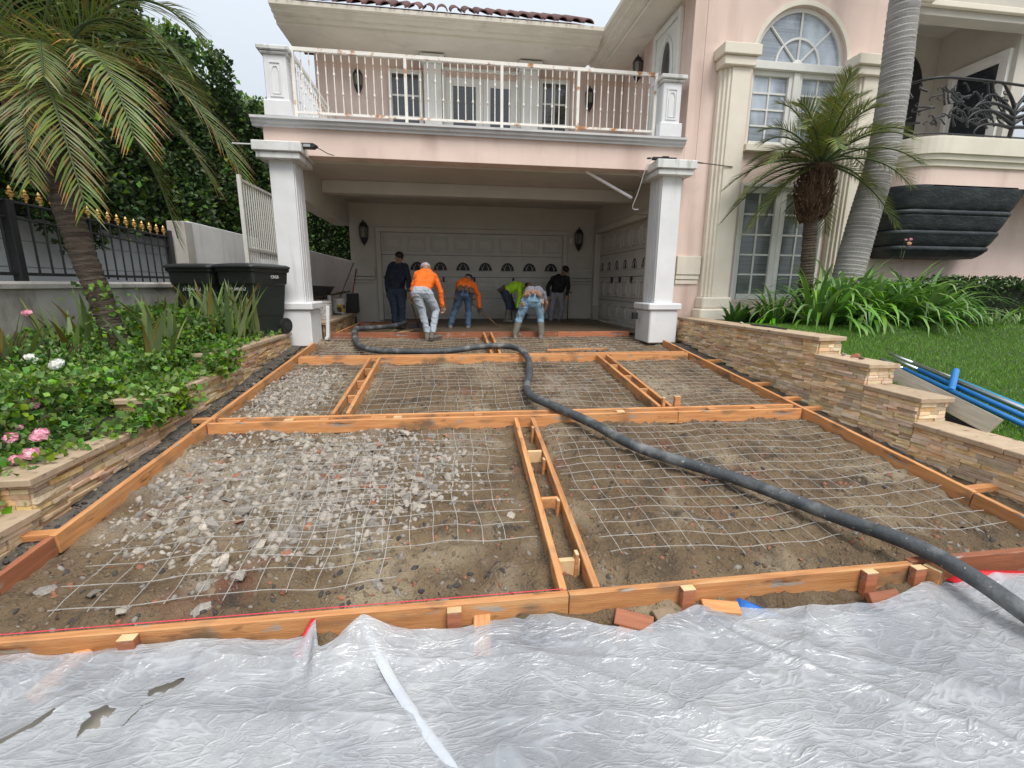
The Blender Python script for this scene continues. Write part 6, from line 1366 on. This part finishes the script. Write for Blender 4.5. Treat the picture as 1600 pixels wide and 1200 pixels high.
    amp = np.where((vm == 1) | (vm == 2), .020, 0.0); co = co+no*(fold*amp)[:, None]; m2.vertices.foreach_set('co', co.astype(np.float32).ravel()); m2.update()
    o = link('person', m2, [skin, up, lo_, boots, hand or skin], None, smooth=True); m2.polygons.foreach_set('material_index', idx); o.location = base; tag(o, label, 'person')
    hl = h-base; rot = Matrix((sx, fd, hu)).transposed()
    if headgear == 'hair':
        MB().ell(hl+hu*.052-fd*.016, (.097, .102, .082), 14, rot).build('hair', hairm, o, smooth=True)
    else:
        MB().ell(hl+hu*.045-fd*.01, (.097, .104, .082), 14, rot).build('cap', headgear, o, smooth=True)
        MB().prism([(.075*math.cos(t), .085+.075*math.sin(t)) for t in np.linspace(0, math.pi, 9)], 'z', -.004, .006).build('cap_brim', headgear, o).matrix_local = Matrix.Translation(hl+hu*.045) @ rot.to_4x4()
    ey = MB()
    for s in (-1, 1): ey.ell(hl+fd*.079+sx*s*.032+hu*.012, (.012, .006, .007), 8, rot)
    ey.build('eyes', hairm, o); MB().ell(hl+fd*.083-hu*.052, (.024, .006, .006), 8, rot).build('mouth', mat('lips', (.20,.09,.07), .6, bump=0), o)
    if belt:
        pz = J['pel']-base+tdir*.05; wv = hx; fv = tdir.cross(wv).normalized(); pts = [pz+wv*.19*slim*math.cos(t)+fv*.137*slim*math.sin(t) for t in np.linspace(0, 2*math.pi, 25)]
        MB().tube(pts, .022, 6).build('tool_belt', belt, o, smooth=True)
        for t, ww in ((.2, .08), (2.6, .09), (-.9, .10), (-2.1, .10), (-1.5, .07)):
            c_ = pz+wv*.205*slim*math.cos(t)+fv*.155*slim*math.sin(t); nv = (wv*math.cos(t)+fv*math.sin(t)).normalized(); uv = nv.cross(tdir).normalized(); b = MB().box(-ww/2, ww/2, -.03, .03, -.17, .03).build('pouch', belt, o, bevel=.012)
            mm = Matrix.Identity(4)
            for i in range(3): mm[i][0], mm[i][1], mm[i][2], mm[i][3] = uv[i], nv[i], tdir[i], c_[i]
            b.matrix_local = mm
    return o
P1_J = dict(head=(-1.059, 11.04, 1.504), neck=(-1.092, 11.1, 1.362), shL=(-1.262, 11.16, 1.287), shR=(-0.936, 11.02, 1.295), chest=(-1.109, 11.1, 1.171), pel=(-1.172, 11.12, 0.795), elL=(-1.363, 11.16, 1.027), wrL=(-1.357, 11.08, 0.758), elR=(-0.863, 10.98, 1.047), wrR=(-0.866, 10.82, 0.861), hipL=(-1.263, 11.13, 0.722), hipR=(-1.059, 11.07, 0.724), knL=(-1.222, 11.08, 0.378), knR=(-1.047, 11.04, 0.38), anL=(-1.225, 11.12, 0.007), anR=(-1.066, 11.08, 0.0), toL=(-1.228, 10.95, -0.052), toR=(-1.026, 10.92, -0.047))
P2_J = dict(head=(-0.41, 9.38, 1.244), neck=(-0.399, 9.28, 1.188), shL=(-0.556, 9.2, 1.11), shR=(-0.256, 9.22, 1.091), chest=(-0.406, 9.18, 1.059), pel=(-0.485, 8.95, 0.807), elL=(-0.653, 9.18, 0.848), wrL=(-0.682, 9.3, 0.711), elR=(-0.134, 9.22, 0.806), wrR=(-0.111, 9.26, 0.53), hipL=(-0.567, 8.95, 0.763), hipR=(-0.377, 8.97, 0.764), knL=(-0.479, 9.02, 0.419), knR=(-0.225, 9.1, 0.461), anL=(-0.399, 9.0, 0.057), anR=(-0.292, 8.95, 0.076), toL=(-0.385, 9.12, -0.071), toR=(-0.177, 9.12, -0.049))
P3_J = dict(head=(0.471, 10.85, 1.043), neck=(0.427, 10.75, 1.003), shL=(0.272, 10.67, 0.943), shR=(0.58, 10.67, 0.894), chest=(0.395, 10.65, 0.906), pel=(0.367, 10.3, 0.719), elL=(0.23, 10.7, 0.749), wrL=(0.45, 10.8, 0.59), elR=(0.693, 10.71, 0.686), wrR=(0.711, 10.71, 0.422), hipL=(0.272, 10.33, 0.692), hipR=(0.45, 10.33, 0.668), knL=(0.159, 10.41, 0.371), knR=(0.45, 10.41, 0.346), anL=(0.049, 10.35, 0.041), anR=(0.437, 10.35, 0.027), toL=(0.049, 10.49, -0.036), toR=(0.449, 10.49, -0.051))
P4_J = dict(head=(1.967, 11.55, 0.881), neck=(1.879, 11.6, 0.897), shL=(1.75, 11.44, 0.905), shR=(1.816, 11.76, 0.913), chest=(1.67, 11.6, 0.895), pel=(1.411, 11.6, 0.759), elL=(1.75, 11.42, 0.63), wrL=(1.698, 11.4, 0.395), elR=(1.873, 11.76, 0.621), wrR=(1.887, 11.72, 0.381), hipL=(1.407, 11.5, 0.727), hipR=(1.467, 11.7, 0.724), knL=(1.501, 11.48, 0.391), knR=(1.636, 11.7, 0.381), anL=(1.451, 11.48, 0.102), anR=(1.639, 11.7, 0.068), toL=(1.516, 11.44, 0.036), toR=(1.725, 11.68, 0.017))
P5_J = dict(head=(1.789, 9.67, 0.704), neck=(1.766, 9.55, 0.763), shL=(1.593, 9.47, 0.749), shR=(1.924, 9.47, 0.751), chest=(1.743, 9.43, 0.779), pel=(1.631, 9.03, 0.645), elL=(1.552, 9.55, 0.537), wrL=(1.591, 9.6, 0.364), elR=(2.022, 9.5, 0.554), wrR=(1.983, 9.57, 0.366), hipL=(1.511, 9.05, 0.584), hipR=(1.746, 9.05, 0.578), knL=(1.4, 9.11, 0.284), knR=(1.826, 9.11, 0.283), anL=(1.305, 9.05, -0.039), anR=(1.835, 9.05, -0.042), toL=(1.303, 9.18, -0.122), toR=(1.885, 9.18, -0.119))
P6_J = dict(head=(3.06, 12.16, 1.295), neck=(3.004, 12.26, 1.181), shL=(2.804, 12.36, 1.091), shR=(3.147, 12.22, 1.101), chest=(2.961, 12.3, 1.047), pel=(2.9, 12.32, 0.702), elL=(2.646, 12.3, 0.882), wrL=(2.649, 12.2, 0.649), elR=(3.173, 12.18, 0.868), wrR=(3.108, 12.05, 0.673), hipL=(2.8, 12.33, 0.647), hipR=(3.004, 12.27, 0.649), knL=(2.763, 12.25, 0.302), knR=(3.028, 12.25, 0.321), anL=(2.743, 12.3, 0.022), anR=(2.999, 12.33, 0.038), toL=(2.69, 12.14, -0.039), toR=(2.941, 12.16, -0.023))

capm = mat('pale_cap', (.48,.44,.46), .8, (.30,.22,.28), 14, bump=.2)
person('worker in navy sweatshirt and dark jeans standing on the unpoured soil', P1_J, navy, djean, bootm, glove, belt=None, face=(.45, -1, -.35), slim=1.2)
person('worker in bright orange shirt, pale jeans and cap bending over the form', P2_J, orange, ljean, bootm, headgear=capm, face=(.1, 1, -.6), zoff=-.02)
person('worker in orange shirt and blue jeans bending with a shovel', P3_J, orange, bjean, bootm, glove, belt=dleather, face=(.2, .8, -.8))
person('worker in lime green shirt bending sideways with brown tool belt', P4_J, lime, djean, rubber, glove, belt=dleather, face=(1, -.1, -.7), tall=True)
person('worker in grey tee, light jeans and rubber boots with tan tool belt', P5_J, gshirt, mjean, rubber, glove, tall=True, belt=leather, face=(0, .6, -1), sleeve=False)
person('worker in black pullover and grey trousers leaning on a tamper', P6_J, blackc, gpant, bootm, face=(.3, -1, -.7))
# tools held
def jv(J, k, dz=0): return Vector(J[k])+Vector((0, 0, dz))
w1 = jv(P3_J, 'wrL'); w2 = jv(P3_J, 'wrR', -.06); dd = (w2-w1).normalized(); tipv = w2+dd*.62; st_ = w1-dd*.25
e = empty('shovel', st_); tag(e, 'dark shovel held by the worker in orange and blue jeans', 'shovel'); MB().tube([(0, 0, 0), tuple(tipv-st_)], .016, 8).build('handle', brown, e, smooth=True)
sd = dd.cross(Vector((0, 0, 1))).normalized(); up_ = sd.cross(dd); t0 = tipv-st_; q = MB(); ol = [(-.10, 0), (-.11, .2), (-.06, .30), (0, .33), (.06, .30), (.11, .2), (.10, 0)]
q.v = [tuple(t0+sd*a+dd*b+up_*(.03*abs(a)*8)) for a, b in ol]+[tuple(t0+sd*a+dd*b+up_*(.03*abs(a)*8-.006)) for a, b in ol]; n = 7; q.f = [tuple(range(n)), tuple(range(2*n-1, n-1, -1))]+[(i, (i+1) % n, n+(i+1) % n, n+i) for i in range(n)]; q.build('blade', M['black'], e)
wr = jv(P6_J, 'wrR', -.06)
e = empty('tamper', (wr.x+.03, wr.y-.02, .005)); tag(e, 'hand tamper with flat plate held by the worker in black', 'tamper'); MB().tube([(0, 0, 0), (0, 0, wr.z+.12)], .014, 8).build('handle', M['black'], e, smooth=True); MB().box(-.18, .18, -.11, .11, -.0, .025).build('plate', dleather, e, bevel=.004); MB().tube([(-.09, 0, wr.z+.12), (.09, 0, wr.z+.12)], .014, 8).build('grip', M['black'], e, smooth=True)
# hand screed held by the worker in the grey tee, long rake held by the orange one
w1 = jv(P2_J, 'wrL'); e = empty('rake', (w1.x+.06, w1.y+.75, .02)); tag(e, 'concrete rake held by the worker in bright orange', 'rake'); MB().tube([(0, 0, 0), (-.12, -.72, w1.z+.02)], .015, 8).build('handle', brown, e, smooth=True); MB().box(-.22, .22, -.01, .01, -.02, .09).build('blade', M['black'], e)
